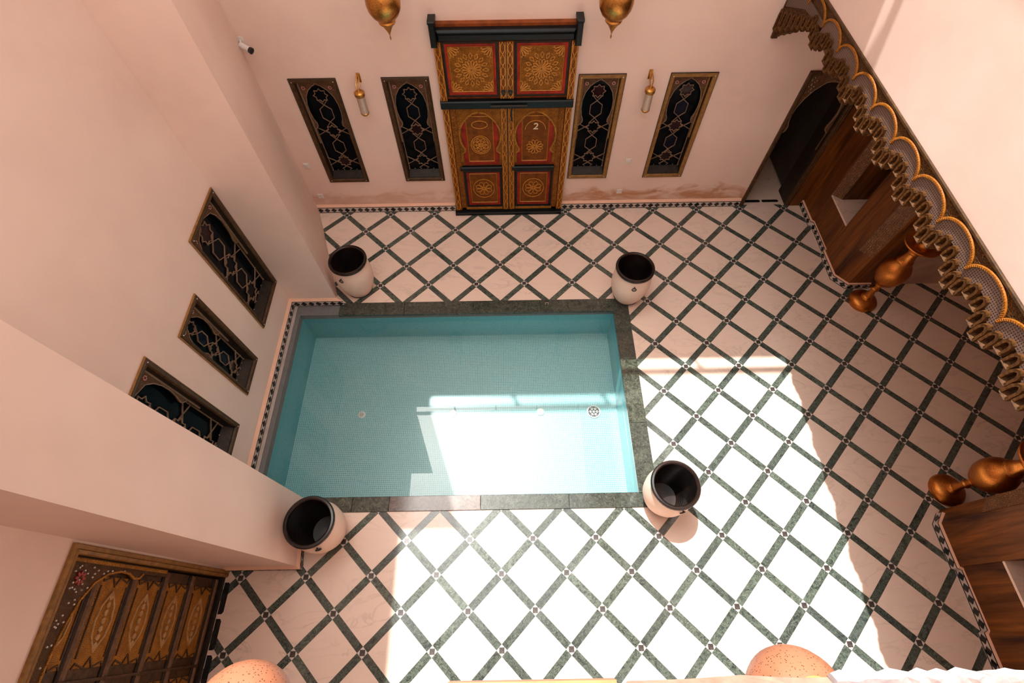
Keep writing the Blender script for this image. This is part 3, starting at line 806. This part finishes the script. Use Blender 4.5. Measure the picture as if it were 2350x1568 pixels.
for s in (-1, 1):
    nm = 'left' if s < 0 else 'right'
    # ---- upper leaf
    lf = MB().box(s*.004, -.045, 1.85, s*.705, -.002, 2.53).build('upper_leaf', M['redtop'], d1)
    stl = MB().cbox(s*.004, -.078, 1.86, s*.078, -.04, 2.53).build('stile', M['carved_red'], lf)
    mb = MB(); chain_strip(mb, s*.041, 1.87, 2.52, .021, -.084, -.077, .13, .006); mb.build('stile_carving', M['gold'], lf)
    frame_ring(MB(), s*.090, 1.885, s*.700, 2.525, .034, -.066, .025).build('outer_moulding', M['wood_dark'], lf)
    frame_ring(MB(), s*.118, 1.912, s*.672, 2.502, .030, -.070, .03).build('red_moulding', M['red'], lf)
    xa, xb, za, zb = .146, .644, 1.940, 2.474
    MB().box(s*xa, -.058, za, s*xb, -.04, zb).build('carved_panel', M['carved'], lf)
    mb = MB(); cx, cz = s*(xa+xb)/2, (za+zb)/2
    ya, yb = -.063, -.057
    petal_rosette(mb, cx, cz, .115, 16, ya, yb, .005)
    for k in range(16):
        a = 2*math.pi*k/16
        mb.strip([(cx+.125*math.cos(a), cz+.125*math.sin(a)), (cx+.165*math.cos(a+.12), cz+.165*math.sin(a+.12)), (cx+.195*math.cos(a), cz+.195*math.sin(a)), (cx+.165*math.cos(a-.12), cz+.165*math.sin(a-.12))], .005, ya, yb, True)
    for qx in (-1, 1):
        for qz in (-1, 1):
            ox, oz = cx+qx*.245, cz+qz*.262
            a0 = math.atan2(-qz, -qx)-math.pi/4
            petal_rosette(mb, ox, oz, .13, 5, ya, yb, .005, .2, False, a0, a0+math.pi/2)
    frame_ring(mb, s*(xa+.006), za+.006, s*(xb-.006), zb-.006, .006, -.062, .01)
    mb.build('rosette_carving', M['gold'], lf)
    kn = MB().lathe([(0,0),(.026,0),(.030,.008),(.012,.016),(.010,.026),(.020,.034),(.022,.044),(.012,.052),(0,.053)], 16, cap=False)
    kn.v = [(a, -c, b) for a, b, c in kn.v]
    kn.build('door_knob', M['iron'], lf, (s*.041, -.078, 1.955), smooth=True)
    # ---- lower leaf
    lf = MB().box(s*.004, -.045, .055, s*.705, -.002, 1.745).build('lower_leaf', M['redtop'], d1)
    MB().cbox(s*.004, -.074, .06, s*.085, -.04, 1.745).build('stile', M['carved_fine'], lf)
    mb = MB(); chain_strip(mb, s*.044, .07, 1.74, .020, -.080, -.073, .17, .005); mb.build('stile_carving', M['gold'], lf)
    MB().cbox(s*.625, -.066, .06, s*.702, -.04, 1.745).build('outer_stile', M['carved_fine'], lf)
    # horseshoe arch plate over the upper panel
    c = s*.352; hw = .272
    half = [(hw-.035,.93),(hw-.035,1.08),(hw-.075,1.115),(hw-.080,1.15),(hw-.055,1.20),(hw-.030,1.27),(hw-.022,1.36),(hw-.040,1.46),(hw-.085,1.55),(hw-.15,1.625),(.06,1.67),(0,1.685)]
    mb = arch_plate(MB(), hw, .93, 1.735, half, -.070, -.045); mb.v = [(a+c, b, z) for a, b, z in mb.v]
    mb.build('horseshoe_arch', M['carved'], lf)
    mb = MB()
    for q in (-1, 1):
        mb.strip([(c+q*(x+.014), z) for x, z in half[1:]], .020, -.078, -.069)
    mb.build('arch_rib', M['gilt'], lf)
    frame_ring(MB(), c-.225, .89, c+.225, 1.70, .05, -.052, .02).build('red_moulding', M['red'], lf)
    MB().box(c-.178, -.052, .93, c+.178, -.04, 1.66).build('carved_panel', M['carved_red'], lf)
    mb = MB(); ya, yb = -.057, -.051
    if s < 0:
        for rr in (.06, .105, .125): mb.strip([(c+rr*math.cos(k*math.pi/9), 1.20+rr*1.1*math.sin(k*math.pi/9)) for k in range(18)], .006, ya, yb, True)
        petal_rosette(mb, c, 1.20, .10, 8, ya, yb, .005)
        mb.strip([(c+.10*math.cos(k*math.pi/7), 1.50+.055*math.sin(k*math.pi/7)) for k in range(14)], .006, ya, yb, True)
    else:
        petal_rosette(mb, c, 1.16, .11, 12, ya, yb, .005)
        mb.strip([(c+.13*math.cos(k*math.pi/8), 1.42+.13*math.sin(k*math.pi/8)) for k in range(9)], .006, ya, yb)
    frame_ring(mb, c-.170, .94, c+.170, 1.62, .006, -.056, .01)
    mb.build('medallion_carving', M['gold'], lf)
    MB().cbox(c-.30, -.092, .795, c+.27, -.04, .865, .012).build('cross_rail', M['teal'], lf)
    frame_ring(MB(), c-.262, .115, c+.262, .79, .030, -.064, .03).build('outer_moulding', M['teal'], lf)
    frame_ring(MB(), c-.235, .142, c+.235, .775, .036, -.056, .025).build('red_moulding', M['red'], lf)
    MB().box(c-.20, -.052, .18, c+.20, -.04, .74).build('carved_panel', M['carved_red'], lf)
    mb = MB(); petal_rosette(mb, c, .46, .12, 8, ya, yb, .005)
    mb.strip([(c+.15*math.cos(k*math.pi/9), .46+.17*math.sin(k*math.pi/9)) for k in range(18)], .006, ya, yb, True)
    frame_ring(mb, c-.190, .195, c+.190, .73, .006, -.056, .01)
    mb.build('medallion_carving', M['gold'], lf)
    MB().cbox(s*.095, -.066, .058, s*.700, -.04, .108, .008).build('bottom_rail', M['gilt'], lf)
tx = bpy.data.curves.new('number_text', 'FONT'); tx.body = '2'; tx.size = .125; tx.extrude = .004; tx.align_x = 'CENTER'
to = bpy.data.objects.new('number_text', tx); COL.objects.link(to)
dg = bpy.context.evaluated_depsgraph_get()
me = bpy.data.meshes.new_from_object(to.evaluated_get(dg)); me.name = 'door_number'
bpy.data.objects.remove(to)
me.materials.clear(); me.materials.append(M['chalk'])
sh = [(v.co.x*1.15 + v.co.y*.12, -v.co.z, v.co.y) for v in me.vertices]
for v, c in zip(me.vertices, sh): v.co = c
no = link('door_number', me, d1, (.352, -.060, 1.43))
tag(no, 'pale painted number 2')

# ------------------------------------------------------------------ gilded side door (left wall)
dw = D2[1]-D2[0]; dh = D2[3]
d2 = empty('door_2', (XL, (D2[0]+D2[1])/2, 0), math.pi/2)
struct(d2, 'gilded double side door with studded arched spandrel and ribbed medallion panels')
hw = dw/2
MB().ring(-hw, -.07, hw, dh, [(0,.01),(0,-.02),(.006,-.026),(.030,-.024),(.034,-.018),(.038,-.026),(.060,-.020),(.066,.0)]).build('frame', M['giltframe'], d2)
MB().ring(-hw, -.07, hw, dh, [(.066,.0),(.070,.03),(.070,.14)]).build('reveal', M['wood_dark'], d2)
H = hw-.07
half = [(H-.055,.90),(H-.055,1.20),(H-.090,1.23),(H-.095,1.29),(H-.065,1.36),(H-.060,1.46),(H-.085,1.57),(H-.15,1.67),(H-.26,1.745),(H-.40,1.79),(.20,1.815),(0,1.83)]
arch_plate(MB(), H, .90, dh-.066, half, .030, .052).build('spandrel', M['studded'], d2)
mb = MB()
for q in (-1, 1):
    mb.strip([(q*x, z) for x, z in half[1:]], .014, .022, .032)
    mb.strip([(q*(H-.02), .92), (q*(H-.02), dh-.09)], .022, .020, .032)
mb.strip([(-H+.02, dh-.092), (H-.02, dh-.092)], .022, .020, .032)
mb.build('spandrel_moulding', M['gilt'], d2)
st = MB(); rnd = random.Random(4)
for k in range(300):
    u = rnd.uniform(-H+.05, H-.05); z = rnd.uniform(1.30, dh-.12)
    # keep studs on the spandrel only
    zz_ = 1.25
    for (xa_, za_), (xb_, zb_) in zip(half[5:], half[6:]):
        if xb_ <= abs(u) <= xa_: zz_ = za_+(zb_-za_)*(xa_-abs(u))/(xa_-xb_)
    if z < zz_+.03: continue
    st.prism_xz([(u+.006*math.cos(b*math.pi/3), z+.006*math.sin(b*math.pi/3)) for b in range(6)], .022, .032)
st.build('pearl_stud', M['pearl'], d2)
for q in (-1, 1):
    cx_, cz_ = q*(H-.13), 1.82
    ro = MB()
    for k in range(8):
        a = k*math.pi/4
        ro.prism_xz([(cx_+(.030+.016*math.cos(b*math.pi/3))*math.cos(a)-.010*math.sin(b*math.pi/3)*math.sin(a), cz_+(.030+.016*math.cos(b*math.pi/3))*math.sin(a)+.010*math.sin(b*math.pi/3)*math.cos(a)) for b in range(6)], .018, .031)
    ro.build('rosette', M['redpaint'], d2)
rails = [.02, .43, .815, 1.20, 1.59]
for q in (-1, 1):
    lf = MB().box(q*.004, .075, .0, q*(H-.01), .12, 1.95).build('leaf', M['wood_h'], d2)
    for k, zr in enumerate(rails):
        MB().cbox(q*.006, .046, zr, q*(H-.012), .078, zr+.045, .012).build('rail', M['railwood'], lf)
        MB().cbox(q*.006, .058, zr+.045, q*(H-.012), .078, zr+.07, .008).build('rail_moulding', M['wood_dark'], lf)
        top = rails[k+1] if k < 4 else 1.94
        za, zb = zr+.075, top-.012
        xa, xb = .075, H-.095
        MB().cbox(q*xa, .060, za, q*xb, .078, zb, .006).build('panel', M['gilt'], lf)
        mb = MB(); cx_ = q*(xa+xb)/2; cz_ = (za+zb)/2; L = (xb-xa)*.33; hz = (zb-za)*.26
        mb.strip([(cx_-L,cz_),(cx_-L*.5,cz_+hz*.8),(cx_,cz_+hz),(cx_+L*.5,cz_+hz*.8),(cx_+L,cz_),(cx_+L*.5,cz_-hz*.8),(cx_,cz_-hz),(cx_-L*.5,cz_-hz*.8)], .010, .050, .061, True)
        for j in range(7):
            u = cx_+(j-3)*L*.27; r_ = min(L*.10, hz*.40*(1-abs(j-3)*.13))
            mb.prism_xz([(u+r_*1.2*math.cos(b*math.pi/3), cz_+r_*math.sin(b*math.pi/3)) for b in range(6)], .050, .061)
        mb.build('medallion', M['palegilt'], lf)
        mb = MB()
        for e_ in (-1, 1):
            ue = cx_+e_*L*1.35
            mb.strip([(ue+e_*.03, zb-.01), (ue, zb-.03), (ue+e_*.03, cz_+hz*.5), (ue-e_*.03, cz_), (ue+e_*.03, cz_-hz*.5), (ue, za+.03), (ue+e_*.03, za+.01)], .009, .052, .061)
        mb.strip([(cx_-L*1.2, za+.018), (cx_+L*1.2, za+.018)], .010, .052, .061); mb.strip([(cx_-L*1.2, zb-.018), (cx_+L*1.2, zb-.018)], .010, .052, .061)
        mb.build('panel_carving', M['wood_h'], lf)
MB().box(-hw+.07, .04, 0, hw-.07, .14, .015).build('threshold', M['wood_dark'], d2)
MB().box(-hw+.021, .141, 0, hw-.021, .16, dh-.021).build('light_block_board', M['wood_dark'], d2)  # unseen board added behind the leaves to stop stray sunlight
MB().box(-.010, .050, .02, .010, .080, 1.80).build('meeting_stile', M['wood_h'], d2)

# ------------------------------------------------------------------ arched doorway to the passage
pwid = PASS[1]-PASS[0]; pc = (PASS[0]+PASS[1])/2; ph = PASS[3]
d3 = empty('door_3', (pc, YB, 0))
struct(d3, 'open horseshoe-arched doorway with dark carved frame leading to a passage')
hw = pwid/2
def jamb_ring(prof):
    mb = MB(); o = 0
    for ins, y in prof: mb.v += [(-hw+ins,y,0),(-hw+ins,y,ph-ins),(hw-ins,y,ph-ins),(hw-ins,y,0)]
    for j in range(len(prof)-1):
        for i in range(3): a = 4*j+i; mb.f.append((a+1, a, a+4, a+5))
    return mb
jamb_ring([(-.002,.01),(-.002,-.020),(.006,-.026),(.014,-.020),(.030,-.024),(.050,-.018),(.055,0)]).build('frame', M['wood_h'], d3)
jamb_ring([(.055,0),(.058,.03),(.058,.29)]).build('reveal', M['wood_dark'], d3)
H = hw-.058
half = [(H-.008,.95),(H-.008,1.22),(H-.055,1.27),(H-.060,1.33),(H-.035,1.40),(H-.025,1.50),(H-.035,1.60),(H-.075,1.72),(H-.14,1.83),(.08,1.92),(0,1.95)]
arch_plate(MB(), H, .95, ph-.058, half, .045, .065).build('spandrel', M['spandrel'], d3)
mb = MB()
for q in (-1, 1): mb.strip([(q*x, z) for x, z in half[1:]], .010, .038, .046)
mb.build('arch_edge', M['paleframe'], d3)
st = MB()
for q in (-1, 1):
    for k in range(14):
        u = q*(H-.05-.02*(k % 4)); z = 1.80+.055*(k//4)+.02*(k % 3)
        st.prism_xz([(u+.005*math.cos(b*math.pi/3), z+.005*math.sin(b*math.pi/3)) for b in range(6)], .038, .046)
st.build('pearl_stud', M['pearl'], d3)

# ------------------------------------------------------------------ carved pelmet along the loggia
pel = empty('carved_pelmet', (XR, YB, 0), -math.pi/2)     # local x runs from the back wall towards the front, -y faces the courtyard
tag(pel, 'carved and gilded wooden pelmet of small arches hanging under the right upper wall', 'pelmet')
LEN = YB-YF
CUSP = 0.814-.3945*2; PIT = .3945; NMOD = 18
ends = CUSP+PIT*NMOD
MB().box(0, .0, 3.03, LEN, .05, ZP).build('board', M['board'], pel)
MB().cbox(0, -.012, 3.155, LEN, .01, ZP, .005).build('top_moulding', M['wood_h'], pel)
def tooth_mesh(wd, hgt, dep):
    # a hanging niche block: pointed foot, arched hood round a deep slot
    hw_ = wd/2; mb = MB(); sl = hw_*.50
    mb.prism_xz([(-hw_*.9, -hgt*.80), (-hw_*.3, -hgt), (hw_*.3, -hgt), (hw_*.9, -hgt*.80), (hw_*.9, -hgt*.05), (-hw_*.9, -hgt*.05)], .022, .045)
    hood = [(-hw_, -hgt*.80), (-sl, -hgt*.72), (-sl, -hgt*.34), (-sl*.7, -hgt*.20), (0, -hgt*.13), (sl*.7, -hgt*.20), (sl, -hgt*.34), (sl, -hgt*.72), (hw_, -hgt*.80), (hw_, -hgt*.28), (hw_*.7, -hgt*.08), (0, 0), (-hw_*.7, -hgt*.08), (-hw_, -hgt*.28)]
    mb.prism_xz(hood, -dep, .0225)
    # faceted foot under the slot, leaning outwards
    y = -dep*1.15
    mb.add([(-hw_*.95, -.004, -hgt*.66), (hw_*.95, -.004, -hgt*.66), (hw_*.8, y, -hgt*.78), (-hw_*.8, y, -hgt*.78), (-hw_*.35, -.004, -hgt), (hw_*.35, -.004, -hgt)],
           [(3,2,1,0), (4,5,2,3), (0,4,3), (1,2,5)])
    return mb
offs = [(0, 2.805, .036), (.075, 2.840, .033), (-.075, 2.840, .033), (.150, 2.905, .028), (-.150, 2.905, .028)]
ztop = {0: 2.975, 1: 3.005, 2: 3.005, 3: 3.045, 4: 3.045}
rope_pts = [(PIT/2-PIT/2*math.cos(math.pi*i/16), 3.015+.128*math.sin(math.pi*i/16)) for i in range(17)]
rm = MB().tube([(x, -.010, z) for x, z in rope_pts], .0105, 6)
for i in range(34):     # twisted strands
    a = math.pi*(i+.5)/34; x = PIT/2-PIT/2*math.cos(a); z = 3.015+.128*math.sin(a)
    tx_, tz_ = PIT/2*math.sin(a), .128*math.cos(a); l = math.hypot(tx_, tz_); tx_, tz_ = tx_/l, tz_/l
    rm.tube([(x-tz_*.008-tx_*.003, -.0185, z+tx_*.008-tz_*.003), (x+tz_*.008+tx_*.003, -.0185, z-tx_*.008+tz_*.003)], .0030, 4)
rope_me = rm.mesh('arch_rope', M['rope'], True)
fieldp = [(x, z) for x, z in rope_pts][::-1]
fb = [(0.0, 2.945), (.05, 2.955), (.10, 2.98), (.16, 3.015), (PIT/2, 3.02), (PIT-.16, 3.015), (PIT-.10, 2.98), (PIT-.05, 2.955), (PIT, 2.945)]
field_me = MB().prism_xz(fb + fieldp, -.006, .03).mesh('net_field', M['net'])
t_me = {}
for idx in range(-1, NMOD+1):
    u0 = CUSP+idx*PIT
    if 0 <= idx < NMOD and u0+PIT < LEN+.05:
        link('arch_rope', rope_me, pel, (u0, 0, 0))
        if idx >= 2: link('net_field', field_me, pel, (u0, 0, 0))
    for j, (du, zb, dep) in enumerate(offs):
        u = u0+du
        if u < .66 or u > LEN-.04: continue
        if j not in t_me: t_me[j] = tooth_mesh(.070, ztop[j]-zb, dep).mesh('hanging_tooth', M['tooth'])
        link('hanging_tooth', t_me[j], pel, (u, 0, ztop[j]))
# rising end bracket against the back wall
bz = lambda u: 2.50+u*.66
MB().prism_xz([(0, 2.49), (.36, 2.73), (.37, 2.79), (.72, 2.93), (.80, 3.04), (0, 3.04)], -.004, .05).build('end_bracket', M['board'], pel)
MB().prism_xz([(.02, 2.80), (.40, 2.96), (.80, 3.00), (.80, 3.05), (0.02, 3.05)], -.012, .0).build('bracket_field', M['net'], pel)
for k in range(7):
    u = .05+k*.098; zt = 2.78+u*.36; zb_ = 2.49+u*.665 if u < .37 else 2.545+u*.53
    tooth_mesh(.085, max(.10, zt-zb_), .04).build('hanging_tooth', M['tooth'], pel, (u, 0, zt))
MB().cbox(-.0, -.02, 2.48, .022, .05, 3.17, .006).build('bracket_edge', M['wood_h'], pel)

# ------------------------------------------------------------------ pots at the pool corners
POT = [((-2.06, 4.03), .62, 'tall pale clay pot with black glazed rim beside the angled pier', 250),
       ((1.565, 3.83), .62, 'tall pale clay pot with black glazed rim on the shaded coping corner', 265),
       ((1.585, 1.15), .62, 'tall pale clay pot with black glazed rim standing in full sun, casting a round shadow', 285),
       ((-1.95, .865), .62, 'tall pale clay pot with black glazed rim beside the near pier', 290)]
p0 = empty('clay_pot', (0,0,0))
body = [(.0,0),(.150,0),(.165,.012),(.205,.10),(.238,.22),(.248,.34),(.240,.45),(.222,.53),(.212,.565)]
MB().lathe(body, 40, cap=False).build('body', M['clay'], p0, smooth=True)
MB().lathe([(.150,0),(.172,.006),(.176,.020),(.168,.026)], 40, cap=False).build('foot_ring', M['iron'], p0, smooth=True)
MB().lathe([(.212,.560),(.232,.568),(.243,.585),(.243,.605),(.234,.618),(.216,.620),(.204,.610),(.200,.590),(.206,.54),(.214,.44),(.210,.33),(.19,.18),(.15,.06),(.0,.05)], 40, cap=False).build('glazed_rim', M['glaze'], p0, smooth=True)
for s in (1, -1):
    hd = MB(); c = Vector((0, -.246*s, .475))
    hd.tube([(.026*math.cos(a*math.pi/6), -.246*s, .462+.026*math.sin(a*math.pi/6)) for a in range(12)], .006, 6, True)
    hd.tube([(0,-.225*s,.492),(0,-.255*s,.492)], .008, 6)
    hd.build('ring_handle', M['iron'], p0, smooth=True)
for k, (xy, h_, lb_, a) in enumerate(POT):
    o = p0 if k == 0 else copy_tree(p0)
    o.location = (xy[0], xy[1], .0125 if k in (1, 2) else .0)
    o.rotation_euler = (0, 0, math.radians(a-270))
    tag(o, lb_, 'pot', 'clay pots at the corners of the pool')

# ------------------------------------------------------------------ brass urns at the loggia opening
u0 = empty('brass_urn', (0,0,0))
MB().lathe([(.0,0),(.165,0),(.175,.02),(.172,.055),(.150,.09),(.105,.115),(.072,.128),(.066,.150),(.050,.165)], 36, cap=False).build('foot', M['copper'], u0, smooth=True)
MB().lathe([(.050,.165),(.046,.20),(.034,.25),(.034,.285),(.046,.295),(.046,.315),(.034,.325),(.032,.37),(.044,.385),(.040,.41)], 28, cap=False).build('stem', M['copper'], u0, smooth=True)
MB().lathe([(.040,.41),(.065,.43),(.120,.49),(.160,.57),(.172,.65),(.166,.72),(.135,.79),(.095,.83),(.080,.845)], 36, cap=False).build('body', M['copper'], u0, smooth=True)
MB().lathe([(.080,.845),(.092,.855),(.092,.875),(.082,.885),(.066,.95),(.058,1.01),(.066,1.02),(.066,1.04),(.058,1.05),(.060,1.08)], 30, cap=False).build('neck', M['copper'], u0, smooth=True)
MB().lathe([(.060,1.08),(.085,1.115),(.150,1.145),(.195,1.155),(.202,1.168),(.195,1.178),(.180,1.165),(.13,1.155),(.075,1.12),(.050,1.06),(.0,1.05)], 36, cap=False).build('flared_rim', M['copper'], u0, smooth=True)
u0.location = (4.69, 3.66, 0)
tag(u0, 'tall brass urn standing by the far timber screen', 'urn', 'brass urns flanking the loggia opening')
u1 = copy_tree(u0); u1.location = (4.69, 1.18, 0)
tag(u1, 'tall brass urn standing by the near timber screen', 'urn', 'brass urns flanking the loggia opening')

# ------------------------------------------------------------------ hanging brass lanterns before the back wall
l0 = empty('hanging_lantern', (0,0,0))
MB().lathe([(.0,0),(.006,.01),(.008,.03),(.003,.045),(.012,.075),(.035,.115),(.058,.150)], 24, cap=False).build('finial', M['brass'], l0, smooth=True)
MB().lathe([(.058,.150),(.078,.165),(.084,.180),(.078,.194),(.088,.202)], 28, cap=False).build('collar', M['brass'], l0, smooth=True)
MB().lathe([(.088,.202),(.128,.240),(.155,.290),(.165,.345),(.160,.410),(.135,.470),(.095,.515),(.060,.540)], 36, cap=False).build('globe', M['brass'], l0, smooth=True)
MB().lathe([(.060,.540),(.066,.556),(.050,.570),(.045,.62),(.055,.635),(.030,.67),(.012,.70),(.0,.705)], 24, cap=False).build('cap', M['brass'], l0, smooth=True)
ch = MB()
for k in range(16):
    z = .70+k*.05; a = (k % 2)*math.pi/2
    ch.tube([(.012*math.cos(b*math.pi/4)*math.cos(a), .012*math.cos(b*math.pi/4)*math.sin(a), z+.02+.030*math.sin(b*math.pi/4)) for b in range(8)], .004, 5, True)
ch.build('chain', M['iron'], l0)
br = MB(); br.tube([(0,0,1.50),(0,.02,1.52),(0,.36,1.60)], .012, 8); br.tube([(0,.36,1.60),(0,.36,1.30),(0,.12,1.53)], .008, 6); br.cbox(-.03,.35,1.25,.03,.372,1.66)
br.build('wall_bracket', M['iron'], l0)
l0.location = (-1.155, 5.10, 2.715)
tag(l0, 'round brass lantern hanging before the back wall on the side of the angled pier', 'lantern', 'brass lanterns before the back wall')
l1 = copy_tree(l0); l1.location = (1.053, 5.10, 2.695)
tag(l1, 'round brass lantern hanging before the back wall on the side of the arched doorway', 'lantern', 'brass lanterns before the back wall')

# ------------------------------------------------------------------ brass wall sconces
s0 = empty('wall_sconce', (0,0,0))
MB().cbox(-.022, -.010, -.05, .022, 0, .06, .004).build('back_plate', M['brass'], s0)
ar = MB()
ar.prism_xz([(-.008,.05),(.008,.05),(.006,.06),(-.006,.06)], -.02, 0)
for q_ in (-1, 1): ar.tube([(q_*.004,-.006,.055),(q_*.016,-.06,.030),(q_*.020,-.12,.0),(q_*.010,-.145,-.050)], .007, 7)
ar.tube([(0,-.008,-.04),(0,-.05,-.025),(0,-.10,.005)], .006, 6)
ar.build('arm', M['brass'], s0, smooth=True)
MB().lathe([(.0,-.045),(.012,-.05),(.020,-.066),(.050,-.074),(.060,-.084),(.060,-.120),(.054,-.128)], 24, 0, -.145, 0, False).build('cap', M['brass'], s0, smooth=True)
MB().lathe([(.054,-.128),(.048,-.135),(.048,-.335)], 24, 0, -.145, 0, False).build('shade', M['silver'], s0, smooth=True)
MB().lathe([(.048,-.335),(.051,-.338),(.050,-.350),(.032,-.372),(.0,-.375)], 24, 0, -.145, 0, False).build('bottom_cup', M['brass'], s0, smooth=True)
s0.location = (-1.70, YB, 2.10)
tag(s0, 'small brass tube sconce between the two dark-framed windows', 'sconce', 'brass wall sconces')
s1 = copy_tree(s0); s1.location = (1.655, YB, 2.085)
tag(s1, 'small brass tube sconce between the two golden-framed windows', 'sconce', 'brass wall sconces')

# ------------------------------------------------------------------ switches and sockets
for x, z, nm, lb_ in ((-2.753, .87, 'light_switch', 'white light switch high beside the dark window near the angled pier'),
                      (-2.752, .315, 'wall_socket', 'white wall socket low near the angled pier'),
                      (1.646, .858, 'light_switch', 'white light switch between the golden windows'),
                      (1.620, .316, 'wall_socket', 'white wall socket above the skirting between the golden windows')):
    e = empty(nm, (x, YB, z)); tag(e, lb_, 'switch' if nm == 'light_switch' else 'socket')
    MB().cbox(-.040, -.010, -.040, .040, 0, .040, .005).build('plate', M['white'], e)
    if nm == 'light_switch': MB().cbox(-.022, -.015, -.026, .022, -.008, .026, .004).build('rocker', M['white'], e)
    else:
        sk = MB().lathe([(.026,0),(.026,.004),(.021,.004),(.021,.0005),(0,.0005)], 20, cap=False); sk.v = [(a, -.009-c, b) for a, b, c in sk.v]
        sk.build('socket_ring', M['white'], e)

# ------------------------------------------------------------------ security camera
cc = empty('security_camera', (-2.84, YB, 2.545))
tag(cc, 'small white bullet security camera in the corner above the angled pier', 'camera')
k_ = MB().lathe([(.0,0),(.035,0),(.035,.012),(.012,.018),(0,.018)], 18, cap=False); k_.v = [(a, -c, b) for a, b, c in k_.v]
k_.build('base', M['white'], cc, smooth=True)
MB().tube([(0,-.015,0),(.01,-.05,-.005),(.03,-.075,-.02)], .010, 8).build('arm', M['white'], cc, smooth=True)
cb_ = MB().lathe([(.0,-.02),(.026,-.02),(.030,-.01),(.030,.11)], 20, cap=False)
hdm = MB().lathe([(.032,.10),(.034,.125),(.030,.128),(.026,.122),(0,.122)], 20, cap=False)
q = Vector((.80, -.42, -.22)).normalized().to_track_quat('Z', 'Y')
for mb_, nm, mt in ((cb_, 'housing', M['white']), (hdm, 'lens_hood', M['black'])):
    mb_.v = [tuple(q @ Vector(v) + Vector((.025, -.085, -.015))) for v in mb_.v]
    mb_.build(nm, mt, cc, smooth=True)

# ------------------------------------------------------------------ gallery below the viewpoint, its rough parapet and terracotta lamps
gs = MB().box(XL, YF, 3.85, XR+.02, -.24, 4.05)
struct(gs.build('floor_gallery', M['plaster']), 'plaster gallery slab under the viewpoint')
rnd = random.Random(11)
pr = MB(); n = 60; top = []; lo = []
for i in range(n+1):
    x = XL+.02+(XR-XL)*i/n
    yj = -.088+rnd.uniform(-.006, .006) if x > .17 else -.150
    top.append((x, yj)); lo.append((x, yj-.004 if x > .17 else yj))
vs = []
for (x, yj), (x2, y2) in zip(top, lo): vs += [(x, -.25, 4.05), (x, yj-.09, 4.44), (x, yj, 4.485), (x, yj-.012, 4.50+rnd.uniform(0,.008)), (x, -.34, 4.50), (x, -.34, 4.05)]
fs = []
for i in range(n):
    a = 6*i
    for k in range(6): fs.append((a+k, a+6+k, a+6+(k+1)%6, a+(k+1)%6))
pr.add(vs, fs)
struct(pr.build('wall_parapet', M['rough_plaster']), 'rough pink plaster parapet edge just below the viewpoint')
# flake of white paint on the parapet edge
vs = []; fs = []
for i in range(25):
    x = .53+i*.0165; e_ = rnd.uniform(-.004, .004)
    vs += [(x, -.083+e_, 4.485), (x, -.079+e_, 4.497), (x, -.090+rnd.uniform(-.004,.004), 4.514), (x, -.10, 4.50)]
for i in range(24):
    a = 4*i
    for k in range(4): fs.append((a+k, a+4+k, a+4+(k+1)%4, a+(k+1)%4))
fs += [(0,1,2,3), (96+3,96+2,96+1,96)]
tag(MB().add(vs, fs).build('whitewash_ridge', M['white_paint']), 'ridge of chipped white paint along the rough parapet edge', 'paint')
tag(MB().box(-.115, -.150, 4.485, .165, -.084, 4.515).build('wooden_batten', M['tilewood']), 'orange varnished wooden batten lying on the parapet edge', 'batten')
t0 = empty('terracotta_lamp', (0,0,0))
pr_ = [(.0,-.165)]
for i in range(1, 15):
    a = -math.pi/2+math.pi*i/16.6
    pr_.append((.165*math.cos(a), .165*math.sin(a)))
MB().lathe(pr_, 40, cap=False).build('globe', M['terra'], t0, smooth=True)
rt = pr_[-1]
MB().lathe([rt, (rt[0]+.004, rt[1]+.012), (rt[0]-.012, rt[1]+.014), (rt[0]-.016, rt[1]-.02), (0, rt[1]-.03)], 28, cap=False).build('neck_ring', M['terra_in'], t0, smooth=True)
cm = MB()
for k in range(7):
    z = .13+k*.036; a = (k % 2)*math.pi/2
    cm.tube([(.009*math.cos(b*math.pi/4)*math.cos(a), .009*math.cos(b*math.pi/4)*math.sin(a), z+.02+.023*math.sin(b*math.pi/4)) for b in range(8)], .0035, 5, True)
cm.tube([(0,0,.37),(0,-.0,.45)], .006, 6)
cm.build('chain', M['iron'], t0)
t0.location = (.965, -.245, 3.405)
tag(t0, 'pierced terracotta globe lamp hanging below the rough parapet near the whitewashed edge', 'lamp', 'terracotta globe lamps below the parapet')
t1 = copy_tree(t0); t1.location = (-.945, -.262, 3.405)
tag(t1, 'pierced terracotta globe lamp hanging below the parapet on the gilded side door side', 'lamp', 'terracotta globe lamps below the parapet')
